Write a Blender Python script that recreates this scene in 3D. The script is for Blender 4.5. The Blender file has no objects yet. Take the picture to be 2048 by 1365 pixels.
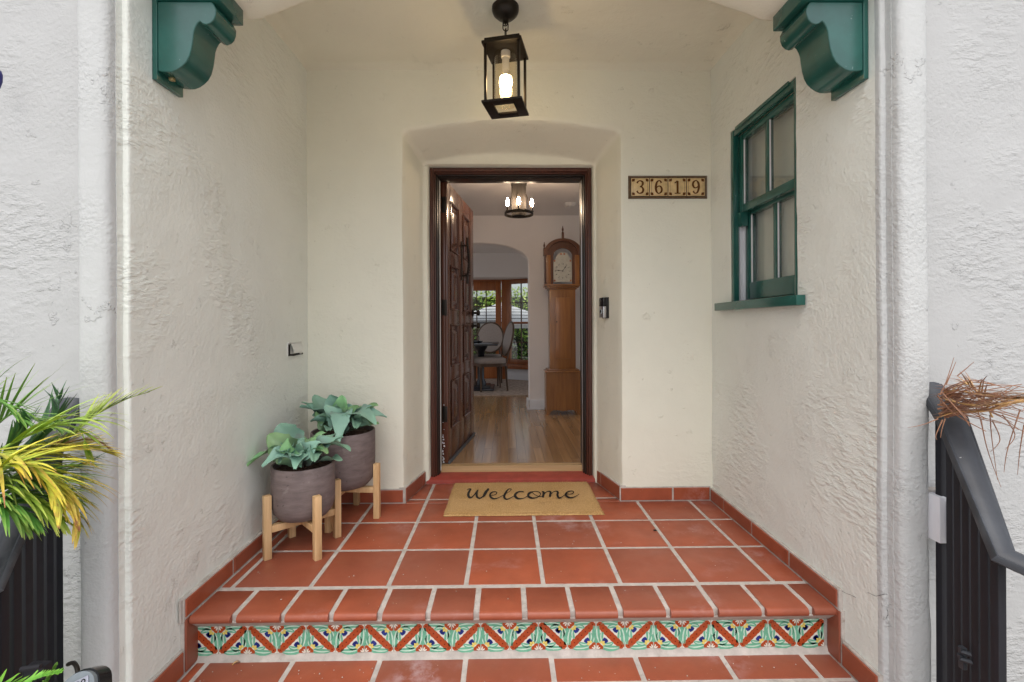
import bpy, bmesh, math, random
from mathutils import Vector, Matrix, noise
random.seed(7)
S = bpy.context.scene
C = S.collection
pi = math.pi
# ---------------------------------------------------------------- camera, sky, sun, exposure
H = 1.0265; F = 952.1; YAW = .0124; ROLL = .0048; PX, PY = 1024., 651.62
def _rot(a, i, j):
    m = Matrix.Identity(3); m[i][i] = m[j][j] = math.cos(a); m[i][j] = -math.sin(a); m[j][i] = math.sin(a); return m
CM = _rot(ROLL, 0, 2) @ _rot(YAW, 0, 1)          # world -> (right, forward, up)
cam = bpy.data.objects.new('camera', bpy.data.cameras.new('camera')); C.objects.link(cam); S.camera = cam
cam.data.sensor_width = 36; cam.data.lens = 36 * F / 2048; cam.data.shift_y = (PY - 682.5) / 2048
cam.data.clip_start = .05; cam.data.clip_end = 300
mw = Matrix.Identity(4)
for i in range(3): mw[i][0] = CM[0][i]; mw[i][1] = CM[2][i]; mw[i][2] = -CM[1][i]
mw[2][3] = H; cam.matrix_world = mw
def _ray(px, py): return CM.transposed() @ Vector(((px - PX) / F, 1, -(py - PY) / F))
def at(px, py, y):
    d = _ray(px, py); t = y / d.y; return Vector((d.x * t, y, H + d.z * t))
def atz(px, py, z):
    d = _ray(px, py); t = (z - H) / d.z; return Vector((d.x * t, d.y * t, z))

W = bpy.data.worlds.new('World'); S.world = W; W.use_nodes = True
wn = W.node_tree.nodes; wl = W.node_tree.links
bg = wn['Background']; sky = wn.new('ShaderNodeTexSky'); sky.sky_type = 'NISHITA'; sky.sun_disc = False
SUN_EL, SUN_AZ = math.radians(60), math.radians(184)
sky.sun_elevation = SUN_EL; sky.sun_rotation = SUN_AZ; sky.air_density = 1.0; sky.dust_density = 4; sky.ozone_density = 1
hs = wn.new('ShaderNodeHueSaturation'); hs.inputs['Saturation'].default_value = .5
wl.new(sky.outputs[0], hs.inputs['Color']); wl.new(hs.outputs[0], bg.inputs[0]); bg.inputs[1].default_value = .135
sun = bpy.data.objects.new('sun', bpy.data.lights.new('sun', 'SUN')); C.objects.link(sun)
sun.data.energy = .5; sun.data.angle = math.radians(100); sun.data.color = (1, .985, .96)
sd = Vector((math.sin(SUN_AZ) * math.cos(SUN_EL), math.cos(SUN_AZ) * math.cos(SUN_EL), math.sin(SUN_EL)))
sun.rotation_euler = sd.to_track_quat('Z', 'Y').to_euler()
S.view_settings.view_transform = 'Standard'; S.view_settings.look = 'None'
S.view_settings.gamma = 1; S.view_settings.use_curve_mapping = False; S.view_settings.exposure = .74

# ---------------------------------------------------------------- materials
def N(nt, t, **k):
    n = nt.nodes.new(t)
    for a, b in k.items():
        if a[0] == '_': n.inputs[int(a[1:])].default_value = b
        else: setattr(n, a, b)
    return n
def newmat(name):
    m = bpy.data.materials.new(name); m.use_nodes = True
    return m, m.node_tree, m.node_tree.nodes['Principled BSDF']
def noise_n(nt, scale, detail=3, rough=.5, vec=None, stretch=None):
    n = N(nt, 'ShaderNodeTexNoise'); n.inputs['Scale'].default_value = scale; n.inputs['Detail'].default_value = detail
    n.inputs['Roughness'].default_value = rough
    if vec is None:
        g = N(nt, 'ShaderNodeNewGeometry'); vec = g.outputs['Position']
    if stretch:
        mp = N(nt, 'ShaderNodeMapping'); mp.inputs['Scale'].default_value = stretch; nt.links.new(vec, mp.inputs[0]); vec = mp.outputs[0]
    nt.links.new(vec, n.inputs['Vector']); return n.outputs['Fac']
def ramp(nt, fac, a, b, va=0., vb=1.):
    r = N(nt, 'ShaderNodeMapRange'); r.clamp = True
    for i, v in ((1, a), (2, b), (3, va), (4, vb)): r.inputs[i].default_value = v
    nt.links.new(fac, r.inputs[0]); return r.outputs[0]
def math_n(nt, op, a, b):
    n = N(nt, 'ShaderNodeMath', operation=op)
    for i, v in enumerate((a, b)):
        if isinstance(v, (int, float)): n.inputs[i].default_value = v
        else: nt.links.new(v, n.inputs[i])
    return n.outputs[0]
def mixc(nt, fac, a, b, mode='MIX'):
    n = N(nt, 'ShaderNodeMix', data_type='RGBA', blend_type=mode)
    for i, v in ((0, fac), (6, a), (7, b)):
        if isinstance(v, (int, float)): n.inputs[i].default_value = v
        elif isinstance(v, tuple): n.inputs[i].default_value = (*v, 1)
        else: nt.links.new(v, n.inputs[i])
    return n.outputs[2]
def bump(nt, bs, h, strength, dist):
    b = N(nt, 'ShaderNodeBump'); b.inputs['Strength'].default_value = strength; b.inputs['Distance'].default_value = dist
    nt.links.new(h, b.inputs['Height']); nt.links.new(b.outputs[0], bs.inputs['Normal'])
def simple(name, col, rough=.5, metal=0., var=.0, nscale=20, bmp=0., bscale=80, spec=None, stretch=None, objvar=0., coat=0):
    m, nt, bs = newmat(name); bs.inputs['Roughness'].default_value = rough; bs.inputs['Metallic'].default_value = metal
    if coat: bs.inputs['Coat Weight'].default_value = coat; bs.inputs['Coat Roughness'].default_value = .15
    c = None
    if var:
        f = ramp(nt, noise_n(nt, nscale, 5, .6, stretch=stretch), .3, .7)
        c = mixc(nt, f, tuple(x * (1 - var) for x in col), tuple(min(1, x * (1 + var)) for x in col))
    if objvar:
        oi = N(nt, 'ShaderNodeObjectInfo'); v = ramp(nt, oi.outputs['Random'], 0, 1, 1 - objvar, 1 + objvar)
        hv = N(nt, 'ShaderNodeHueSaturation'); nt.links.new(v, hv.inputs['Value'])
        if c is not None: nt.links.new(c, hv.inputs['Color'])
        else: hv.inputs['Color'].default_value = (*col, 1)
        c = hv.outputs[0]
    if c is None: bs.inputs['Base Color'].default_value = (*col, 1)
    else: nt.links.new(c, bs.inputs['Base Color'])
    if bmp: bump(nt, bs, noise_n(nt, bscale, 4, .6, stretch=stretch), bmp, .002)
    return m
def stucco(name, col, grain, comb, tint=.05):
    m, nt, bs = newmat(name); bs.inputs['Roughness'].default_value = .82
    big = noise_n(nt, 1.7, 4, .6); mid = noise_n(nt, 9, 5, .6)
    c = mixc(nt, ramp(nt, big, .35, .65), tuple(x * (1 - tint) for x in col), col)
    c = mixc(nt, ramp(nt, mid, .62, .8, 0, .25), c, tuple(x * .82 for x in col))
    speck = ramp(nt, noise_n(nt, 95, 2, .5), .74, .78, 0, .35); c = mixc(nt, speck, c, (.25, .2, .16))
    nt.links.new(c, bs.inputs['Base Color'])
    patch = ramp(nt, noise_n(nt, 2.0, 4, .6), .48, .60)
    fine = noise_n(nt, 75, 3, .6)
    g = math_n(nt, 'MULTIPLY', fine, ramp(nt, noise_n(nt, 3.1, 2), .4, .62, grain * .25, grain))
    cb = ramp(nt, noise_n(nt, 24, 3, .6, stretch=(1, .7, 1.9)), .42, .70)
    cb = math_n(nt, 'MULTIPLY', cb, math_n(nt, 'MULTIPLY', patch, comb))
    lum = math_n(nt, 'MULTIPLY', noise_n(nt, 6, 3, .5), 1.6)
    ridge = ramp(nt, noise_n(nt, 9, 5, .7), .64, .66, 0, .55)
    h = math_n(nt, 'ADD', math_n(nt, 'ADD', g, cb), math_n(nt, 'ADD', lum, ridge))
    bump(nt, bs, h, .75, .0065); return m
M = {}
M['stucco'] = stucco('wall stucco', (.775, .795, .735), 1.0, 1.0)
M['stucco_out_dark'] = stucco('stucco darkened for outdoor light', (.475, .478, .472), .9, .9)  # same paint as the porch walls, darkened to offset the brighter outdoor light
M['stucco_smooth_warm'] = stucco('smooth stucco with warm light tint', (.80, .785, .665), .4, .3)  # yellow in the base colour stands in for warm light
M['column'] = stucco('darkened column stucco', (.52, .528, .518), 1.5, .2)  # darkened like the street front to offset the outdoor light
def tile_mat(name, col):
    m, nt, bs = newmat(name)
    oi = N(nt, 'ShaderNodeObjectInfo')
    a = mixc(nt, ramp(nt, noise_n(nt, 7, 5, .65), .3, .7), tuple(x * .82 for x in col), tuple(x * 1.16 for x in col))
    a = mixc(nt, ramp(nt, oi.outputs['Random'], 0, 1, 0, .8), a, (col[0] * .72, col[1] * .95, col[2] * 1.3))
    a = mixc(nt, ramp(nt, noise_n(nt, 30, 5, .7), .56, .72, 0, .25), a, (col[0] * 1.1, col[1] * 1.5, col[2] * 1.7))
    haze = math_n(nt, 'MULTIPLY', ramp(nt, noise_n(nt, 2.3, 3), .56, .72), ramp(nt, noise_n(nt, 14, 6, .75), .44, .66, 0, .6))
    a = mixc(nt, haze, a, (.55, .45, .47))
    vo = N(nt, 'ShaderNodeTexVoronoi', feature='F1'); vo.inputs['Scale'].default_value = 34
    g = N(nt, 'ShaderNodeNewGeometry'); nt.links.new(g.outputs['Position'], vo.inputs['Vector'])
    sp = math_n(nt, 'MULTIPLY', ramp(nt, vo.outputs['Distance'], .05, .075, 1, 0), ramp(nt, noise_n(nt, 5, 2), .55, .6))
    a = mixc(nt, math_n(nt, 'MULTIPLY', sp, .7), a, (.7, .5, .38))
    nt.links.new(a, bs.inputs['Base Color'])
    nt.links.new(ramp(nt, noise_n(nt, 9, 4), .3, .7, .34, .55), bs.inputs['Roughness'])
    bump(nt, bs, noise_n(nt, 24, 5, .6), .12, .003); return m
M['tile'] = tile_mat('terracotta tile', (.335, .078, .034))
M['grout'] = simple('grout', (.46, .42, .38), .9, var=.18, nscale=25, bmp=.4, bscale=160)
M['redpaint'] = simple('red painted concrete', (.33, .055, .038), .45, var=.2, nscale=12, bmp=.2, bscale=40)
M['green'] = simple('dark green gloss paint', (.014, .092, .074), .25, var=.2, nscale=8, bmp=.12, bscale=35, coat=.3)
M['white_trim'] = simple('white paint', (.75, .75, .77), .4)
M['glaze_white'] = simple('cream glaze', (.72, .72, .62), .12, var=.05)
for k, c in dict(rust=(.40, .07, .02), rustdot=(.16, .012, .006), teal=(.16, .45, .30), pale=(.55, .75, .62), blue=(.02, .04, .24), yellow=(.75, .62, .16), ochre=(.62, .44, .2), brown=(.13, .05, .018)).items():
    M['g_' + k] = simple(k + ' glaze', c, .15, var=.12, nscale=60)
M['iron'] = simple('oil rubbed iron', (.022, .017, .013), .42, .6, var=.2, nscale=30, bmp=.15)
M['black_metal'] = simple('black painted aluminium', (.010, .010, .015), .6, .0, var=.2, nscale=15)
M['rail'] = simple('worn dark grey rail', (.040, .044, .052), .5, .0, var=.3, nscale=9, bmp=.15, bscale=40)
def wood(name, a, b, rough=.4, st=(30, 30, 2.2), objvar=.12, bm=.25, coat=0):
    m, nt, bs = newmat(name); bs.inputs['Roughness'].default_value = rough
    tc = N(nt, 'ShaderNodeTexCoord'); oi = N(nt, 'ShaderNodeObjectInfo')
    ad = N(nt, 'ShaderNodeVectorMath', operation='ADD'); nt.links.new(tc.outputs['Object'], ad.inputs[0])
    sc = N(nt, 'ShaderNodeVectorMath', operation='SCALE'); sc.inputs[0].default_value = (7, 5, 9)
    nt.links.new(oi.outputs['Random'], sc.inputs['Scale']); nt.links.new(sc.outputs[0], ad.inputs[1])
    f = noise_n(nt, 1, 6, .6, vec=ad.outputs[0], stretch=st)
    f2 = noise_n(nt, 1, 3, .5, vec=ad.outputs[0], stretch=tuple(x * .22 for x in st))
    c = mixc(nt, ramp(nt, f, .3, .7), a, b); c = mixc(nt, ramp(nt, f2, .35, .65, 0, .45), c, tuple(x * .6 for x in a))
    hv = N(nt, 'ShaderNodeHueSaturation'); nt.links.new(ramp(nt, oi.outputs['Random'], 0, 1, 1 - objvar, 1 + objvar), hv.inputs['Value']); nt.links.new(c, hv.inputs['Color'])
    nt.links.new(hv.outputs[0], bs.inputs['Base Color']); bump(nt, bs, f, bm, .0015)
    if coat: bs.inputs['Coat Weight'].default_value = coat; bs.inputs['Coat Roughness'].default_value = .12
    return m
M['frame'] = wood('weathered mahogany', (.055, .016, .009), (.13, .038, .02), .45, (70, 70, 3), bm=.9)
M['frame_dark'] = wood('black stained wood', (.012, .008, .006), (.035, .02, .015), .4, (70, 70, 3), bm=.6)
M['door'] = wood('mahogany', (.070, .023, .013), (.125, .042, .022), .27, (6, 45, 45), bm=.15, coat=.35)
M['door_v'] = wood('mahogany upright grain', (.070, .023, .013), (.125, .042, .022), .27, (45, 45, 3), bm=.15, coat=.35)
M['pine'] = wood('pale acacia', (.56, .33, .15), (.80, .56, .30), .5, (60, 60, 5), .15)
M['clockwood'] = wood('honey cherry', (.27, .105, .03), (.42, .18, .05), .32, (40, 40, 3), coat=.3)
M['clockdark'] = wood('dark cherry', (.09, .028, .012), (.15, .05, .02), .32, (40, 40, 3), coat=.3)
M['winwood'] = wood('orange fir', (.30, .085, .02), (.42, .14, .04), .35, (40, 40, 3))
M['oak'] = wood('oak floor', (.36, .20, .09), (.50, .30, .14), .2, (40, 1.6, 40), .13, .08, coat=.3)
M['chairwood'] = wood('walnut', (.07, .04, .022), (.14, .08, .045), .4, (40, 40, 4))
M['room'] = simple('interior plaster', (.78, .735, .71), .8, var=.03, nscale=2)
M['ceil_in'] = simple('interior ceiling', (.80, .755, .73), .8)
M['base_white'] = simple('baseboard white', (.66, .66, .68), .4)
M['pot'] = simple('grey brown cement', (.165, .128, .122), .75, var=.22, nscale=14, bmp=.5, bscale=60, stretch=(1, 1, 4))
M['soil'] = simple('potting soil', (.06, .03, .018), .95, var=.6, nscale=70, bmp=1, bscale=90)
M['white_metal'] = simple('painted metal', (.70, .70, .66), .4)
M['steel'] = simple('brushed nickel', (.55, .55, .56), .3, .9)
M['black_plastic'] = simple('black plastic', (.012, .012, .013), .2)
M['charcoal'] = simple('charcoal print', (.012, .010, .008), .9)
M['flower'] = simple('faded floral paint', (.45, .16, .07), .5, var=.5, nscale=90)
M['dark'] = simple('dark recess', (.012, .010, .008), .9)
M['cloth'] = simple('linen', (.36, .31, .28), .9, var=.1, nscale=60, bmp=.3, bscale=300)
M['rug'] = simple('woven rug', (.36, .28, .22), .95, var=.45, nscale=22, bmp=.8, bscale=120)
M['tabletop'] = simple('dark table', (.03, .032, .04), .25)
M['shade'] = simple('roller blind', (.62, .60, .55), .8, var=.04)
M['soilground'] = simple('decomposed granite', (.36, .33, .28), .95, var=.2, nscale=8, bmp=1, bscale=30)  # made pale so the ground bounces light up to the ceilings
M['concrete'] = simple('concrete path', (.62, .605, .57), .85, var=.12, nscale=5, bmp=.3)
M['umb_white'] = simple('white canvas', (.75, .75, .75), .8)
M['umb_black'] = simple('black canvas', (.02, .02, .025), .8)
M['plastic_white'] = simple('white plastic', (.7, .68, .66), .5)
M['conduit_grey'] = simple('grey painted metal', (.36, .37, .43), .45, .2)
M['lock_grey'] = simple('grey lockbox casting', (.22, .25, .27), .5, .3, var=.15, bmp=.4)
M['blue'] = simple('navy glaze', (.015, .015, .12), .3)
M['conc_dark'] = simple('smoked brown wood', (.012, .009, .007), .95, var=.3, nscale=20, stretch=(4, 4, .5))
M['rope'] = simple('jute rope', (.30, .25, .19), .9, bmp=.8, bscale=200)
def emit(name, col, s):
    m, nt, bs = newmat(name); bs.inputs['Base Color'].default_value = (*col, 1); bs.inputs['Emission Color'].default_value = (*col, 1); bs.inputs['Emission Strength'].default_value = s; return m
M['bulb'] = emit('lit bulb', (1, .76, .42), 40)
M['candle'] = emit('lit candle bulb', (1, .74, .50), 150)
def glass(name, tint, ior=1.5):
    m = bpy.data.materials.new(name); m.use_nodes = True; nt = m.node_tree
    nt.nodes.remove(nt.nodes['Principled BSDF']); o = nt.nodes['Material Output']
    t = N(nt, 'ShaderNodeBsdfTransparent'); t.inputs[0].default_value = (*tint, 1)
    g = N(nt, 'ShaderNodeBsdfGlossy'); g.inputs['Roughness'].default_value = .015
    lw = N(nt, 'ShaderNodeLayerWeight'); lw.inputs[0].default_value = .5; f0 = ((ior - 1) / (ior + 1)) ** 2
    fr = math_n(nt, 'ADD', math_n(nt, 'MULTIPLY', math_n(nt, 'POWER', lw.outputs['Facing'], 5.), 1 - f0), f0)
    x = N(nt, 'ShaderNodeMixShader'); nt.links.new(fr, x.inputs[0]); nt.links.new(t.outputs[0], x.inputs[1]); nt.links.new(g.outputs[0], x.inputs[2])
    nt.links.new(x.outputs[0], o.inputs[0]); return m
M['glass'] = glass('window glass', (.93, .95, .94), 1.75)
M['glass_lamp'] = glass('lantern glass', (.97, .94, .88), 1.45)
def coir():
    m, nt, bs = newmat('coir'); bs.inputs['Roughness'].default_value = .95
    c = mixc(nt, ramp(nt, noise_n(nt, 130, 4, .75), .3, .7), (.30, .165, .055), (.66, .42, .17))
    c = mixc(nt, ramp(nt, noise_n(nt, 5, 3), .4, .65, 0, .35), c, (.62, .40, .19))
    nt.links.new(c, bs.inputs['Base Color']); bump(nt, bs, noise_n(nt, 200, 4, .8), 1, .004); return m
M['coir'] = coir()
def leafmat(name, stops, rough=.5, back=.75):
    m, nt, bs = newmat(name); bs.inputs['Roughness'].default_value = rough
    at_ = N(nt, 'ShaderNodeAttribute', attribute_name='t'); cr = N(nt, 'ShaderNodeValToRGB')
    e = cr.color_ramp.elements
    while len(e) < len(stops): e.new(.5)
    for k, (p, c) in enumerate(stops): e[k].position = p; e[k].color = (*c, 1)
    f = math_n(nt, 'ADD', at_.outputs['Fac'], ramp(nt, noise_n(nt, 30, 3), .3, .7, -.12, .12)); nt.links.new(f, cr.inputs[0])
    g = N(nt, 'ShaderNodeNewGeometry'); oi = N(nt, 'ShaderNodeObjectInfo')
    c = mixc(nt, ramp(nt, noise_n(nt, 60, 3), .4, .7, 0, .3), cr.outputs[0], tuple(x * .7 for x in stops[-1][1]))
    hv = N(nt, 'ShaderNodeHueSaturation'); nt.links.new(ramp(nt, oi.outputs['Random'], 0, 1, .8, 1.25), hv.inputs['Value'])
    nt.links.new(ramp(nt, oi.outputs['Random'], 0, 1, .48, .52), hv.inputs['Hue']); nt.links.new(c, hv.inputs['Color'])
    nt.links.new(hv.outputs[0], bs.inputs['Base Color'])
    bs.inputs['Subsurface Weight'].default_value = 0
    bump(nt, bs, noise_n(nt, 50, 3), .3, .003); return m
M['kale'] = leafmat('succulent leaf', [(0, (.12, .09, .10)), (.36, (.17, .18, .17)), (.6, (.18, .32, .25)), (1, (.22, .40, .29))])
M['kale_green'] = leafmat('green succulent leaf', [(0, (.15, .14, .13)), (.35, (.18, .30, .18)), (1, (.24, .46, .20))])
M['palm'] = leafmat('green palm leaflet', [(0, (.12, .28, .05)), (.7, (.17, .38, .07)), (1, (.32, .42, .08))])
M['palm_dark'] = leafmat('dark palm leaflet', [(0, (.05, .14, .05)), (.7, (.05, .16, .06)), (1, (.08, .18, .06))])
M['palm_yellow'] = leafmat('yellowing palm leaflet', [(0, (.34, .46, .05)), (.5, (.58, .56, .06)), (.88, (.72, .52, .06)), (1, (.40, .17, .06))])
M['palm_lime'] = leafmat('lime palm leaflet', [(0, (.26, .44, .05)), (.6, (.36, .54, .07)), (1, (.48, .52, .10))])
M['palm_dry'] = leafmat('dried palm leaflet', [(0, (.50, .27, .10)), (.5, (.38, .20, .10)), (1, (.20, .12, .10))])
M['fern'] = leafmat('fern leaf', [(0, (.12, .40, .04)), (1, (.22, .55, .06))])
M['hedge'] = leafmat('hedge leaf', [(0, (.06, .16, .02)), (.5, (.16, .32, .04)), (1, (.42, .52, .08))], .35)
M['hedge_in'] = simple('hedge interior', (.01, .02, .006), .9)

def chips(m, col, scale, lo, hi, amt):
    # small chips, pits or paint flecks mixed over the existing base colour
    nt = m.node_tree; bs = nt.nodes['Principled BSDF']; inp = bs.inputs['Base Color']
    src = inp.links[0].from_socket if inp.links else tuple(inp.default_value)[:3]
    f = math_n(nt, 'MULTIPLY', ramp(nt, noise_n(nt, scale, 4, .7), lo, hi), ramp(nt, noise_n(nt, scale * .12, 2), .42, .6, 0, amt))
    nt.links.new(mixc(nt, f, src, col), inp)
chips(M['green'], (.30, .45, .40), 70, .68, .71, .8); chips(M['green'], (.02, .05, .04), 18, .58, .66, .5)
chips(M['rail'], (.4, .4, .4), 60, .71, .73, .9); chips(M['rail'], (.10, .11, .12), 9, .5, .62, .6)
chips(M['pot'], (.04, .03, .03), 55, .64, .68, .9); chips(M['pot'], (.30, .26, .24), 16, .60, .68, .5)
chips(M['grout'], (.26, .21, .17), 22, .56, .68, .7)
# ---------------------------------------------------------------- mesh helpers
class MB:
    def __init__(s): s.v = []; s.f = []; s.m = []; s.mi = 0; s.t = []
    def add(s, vs, fs, t=None):
        o = len(s.v); s.v += [Vector(v) for v in vs]; s.t += (t if t else [0] * len(vs))
        for f in fs: s.f.append([i + o for i in f]); s.m.append(s.mi)
        return s
    def box(s, a, b, c=0.):
        x0, y0, z0 = a; x1, y1, z1 = b
        if not c:
            return s.add([(x0, y0, z0), (x1, y0, z0), (x1, y1, z0), (x0, y1, z0), (x0, y0, z1), (x1, y0, z1), (x1, y1, z1), (x0, y1, z1)],
                         [(0, 3, 2, 1), (4, 5, 6, 7), (0, 1, 5, 4), (1, 2, 6, 5), (2, 3, 7, 6), (3, 0, 4, 7)])
        bm = bmesh.new(); bmesh.ops.create_cube(bm, size=1)
        for v in bm.verts: v.co = Vector((x0 + (v.co.x + .5) * (x1 - x0), y0 + (v.co.y + .5) * (y1 - y0), z0 + (v.co.z + .5) * (z1 - z0)))
        bmesh.ops.bevel(bm, geom=bm.edges[:], offset=c, segments=2, profile=.6, affect='EDGES')
        bm.verts.ensure_lookup_table()
        s.add([v.co.copy() for v in bm.verts], [[v.index for v in f.verts] for f in bm.faces]); bm.free(); return s
    def prism(s, pts, axis, a, b):            # pts 2D ccw extruded along axis
        def P(p, h): q = list(p); q.insert(axis, h); return q
        n = len(pts); vs = [P(p, a) for p in pts] + [P(p, b) for p in pts]
        return s.add(vs, [list(range(n))[::-1], list(range(n, 2 * n))] + [(i, (i + 1) % n, n + (i + 1) % n, n + i) for i in range(n)])
    def lathe(s, prof, n=24, c=(0, 0, 0), sx=1, sy=1, caps=True):
        vs = []; fs = []
        for r, z in prof:
            for k in range(n):
                a = 2 * pi * k / n; vs.append((c[0] + r * sx * math.cos(a), c[1] + r * sy * math.sin(a), c[2] + z))
        for j in range(len(prof) - 1):
            for k in range(n): fs.append((j * n + k, j * n + (k + 1) % n, (j + 1) * n + (k + 1) % n, (j + 1) * n + k))
        if caps: fs += [list(range(n))[::-1], [(len(prof) - 1) * n + k for k in range(n)]]
        return s.add(vs, fs)
    def tube(s, pts, r, n=8, closed=False):
        pts = [Vector(p) for p in pts]; rs = r if isinstance(r, (list, tuple)) else [r] * len(pts)
        vs = []; fs = []; up = None; L = len(pts)
        for i, p in enumerate(pts):
            a = pts[(i - 1) % L] if (i > 0 or closed) else p; b = pts[(i + 1) % L] if (i < L - 1 or closed) else p
            d = (b - a).normalized()
            if up is None: up = d.orthogonal().normalized()
            up = (up - d * up.dot(d)).normalized(); q = d.cross(up)
            for k in range(n):
                an = 2 * pi * k / n; vs.append(p + (up * math.cos(an) + q * math.sin(an)) * rs[i])
        for i in range(L if closed else L - 1):
            for k in range(n): fs.append((i * n + k, i * n + (k + 1) % n, ((i + 1) % L) * n + (k + 1) % n, ((i + 1) % L) * n + k))
        if not closed: fs += [list(range(n))[::-1], [(L - 1) * n + k for k in range(n)]]
        return s.add(vs, fs)
    def xf(s, mat, start=0):
        for i in range(start, len(s.v)): s.v[i] = mat @ s.v[i]
        return s
    def build(s, name, mats, parent=None, smooth=None, loc=None):
        me = bpy.data.meshes.new(name); me.from_pydata([tuple(v) for v in s.v], [], s.f)
        for m in (mats if isinstance(mats, (list, tuple)) else [mats]): me.materials.append(m)
        for p, k in zip(me.polygons, s.m): p.material_index = k
        if any(s.t):
            a = me.attributes.new('t', 'FLOAT', 'POINT'); a.data.foreach_set('value', s.t)
        me.update()
        if smooth is not None: me.set_sharp_from_angle(angle=math.radians(smooth)); me.shade_smooth(); me.set_sharp_from_angle(angle=math.radians(smooth))
        o = bpy.data.objects.new(name, me); C.objects.link(o)
        if parent: o.parent = parent
        if loc: o.location = loc
        return o
def tag(o, label=None, cat=None, group=None, kind=None):
    if label: o['label'] = label
    if cat: o['category'] = cat
    if group: o['group'] = group
    if kind: o['kind'] = kind
    return o
def empty(name, loc=(0, 0, 0), rz=0, **k):
    o = bpy.data.objects.new(name, None); C.objects.link(o); o.location = loc; o.rotation_euler = (0, 0, rz); o.empty_display_size = .1
    return tag(o, **k)
def share(o, parent, loc=(0, 0, 0), rot=(0, 0, 0), scale=(1, 1, 1)):
    c = o.copy(); C.objects.link(c); c.parent = parent; c.location = loc; c.rotation_euler = rot; c.scale = scale; return c
def copy_tree(o, parent=None):
    c = o.copy(); C.objects.link(c); c.parent = parent
    for ch in list(o.children): copy_tree(ch, c)
    return c
def wob(v, a=.004, s=2.3):
    v = Vector(v); return v + noise.noise_vector(v * s) * a + noise.noise_vector(v * s * 5) * a * .35
def loft(rings, z0=None, closed=False):
    n = len(rings[0]); vs = [p for r in rings for p in r]; fs = []
    for j in range(len(rings) - 1):
        for k in range(n if closed else n - 1):
            k2 = (k + 1) % n; fs.append((j * n + k, j * n + k2, (j + 1) * n + k2, (j + 1) * n + k))
    return vs, fs
def resample(pts, step):
    out = [Vector(pts[0])]
    for a, b in zip(pts, pts[1:]):
        a, b = Vector(a), Vector(b); n = max(1, int(math.ceil((b - a).length / step)))
        for k in range(1, n + 1): out.append(a.lerp(b, k / n))
    return out
def ribbon(mb, pts, to3, n=None):             # pts (u,v,width) -> flat ribbon mapped with to3(u,v)
    L = []; R = []
    for i, p in enumerate(pts):
        a = pts[max(0, i - 1)]; b = pts[min(len(pts) - 1, i + 1)]; dx, dy = b[0] - a[0], b[1] - a[1]; l = math.hypot(dx, dy) or 1
        nx, ny = -dy / l * p[2] / 2, dx / l * p[2] / 2; L.append(to3(p[0] + nx, p[1] + ny)); R.append(to3(p[0] - nx, p[1] - ny))
    k = len(pts); mb.add(L + R, [(i, i + 1, k + i + 1, k + i) for i in range(k - 1)])
def spline(P, m=6):                            # catmull-rom through tuples of any length
    out = []
    for i in range(len(P) - 1):
        p0, p1, p2, p3 = P[max(i - 1, 0)], P[i], P[i + 1], P[min(i + 2, len(P) - 1)]
        for k in range(m):
            t = k / m
            out.append(tuple(.5 * (2 * b + (c - a) * t + (2 * a - 5 * b + 4 * c - d) * t * t + (3 * b - a - 3 * c + d) * t ** 3) for a, b, c, d in zip(p0, p1, p2, p3)))
    out.append(tuple(P[-1])); return out

# ================================================================ STRUCTURE
XL, XR, YB = -1.15, 1.205, 2.775
def wall_profile(side):
    # plan outline from the inner back corner to the street front; engaged round column at the jamb
    dy = 0 if side < 0 else .045; x0 = 1.15 if side < 0 else 1.205
    p = [(x0, 2.86), (x0, 1.49 + dy)]
    for k in range(5): a = k / 4 * pi / 2; p.append((x0 + .006 - .006 * math.cos(a), 1.478 + dy - .010 * math.sin(a)))
    p += [(x0 + .015, 1.466 + dy), (x0 + .0165, 1.444 + dy)]
    cx, cy, rx, ry = x0 + .066, 1.444 + dy, .048, .034
    for k in range(13): a = pi - k / 12 * pi; p.append((cx + rx * math.copysign(abs(math.cos(a)) ** .7, math.cos(a)), cy - ry * abs(math.sin(a)) ** .6))
    p += [(cx + rx + .002, 1.47 + dy), (cx + rx + .006, 1.50 + dy), (cx + rx + .02, 1.504 + dy), (4.2, 1.504 + dy), (4.2, 2.9)]
    return [(side * a, b) for a, b in p]
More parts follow.
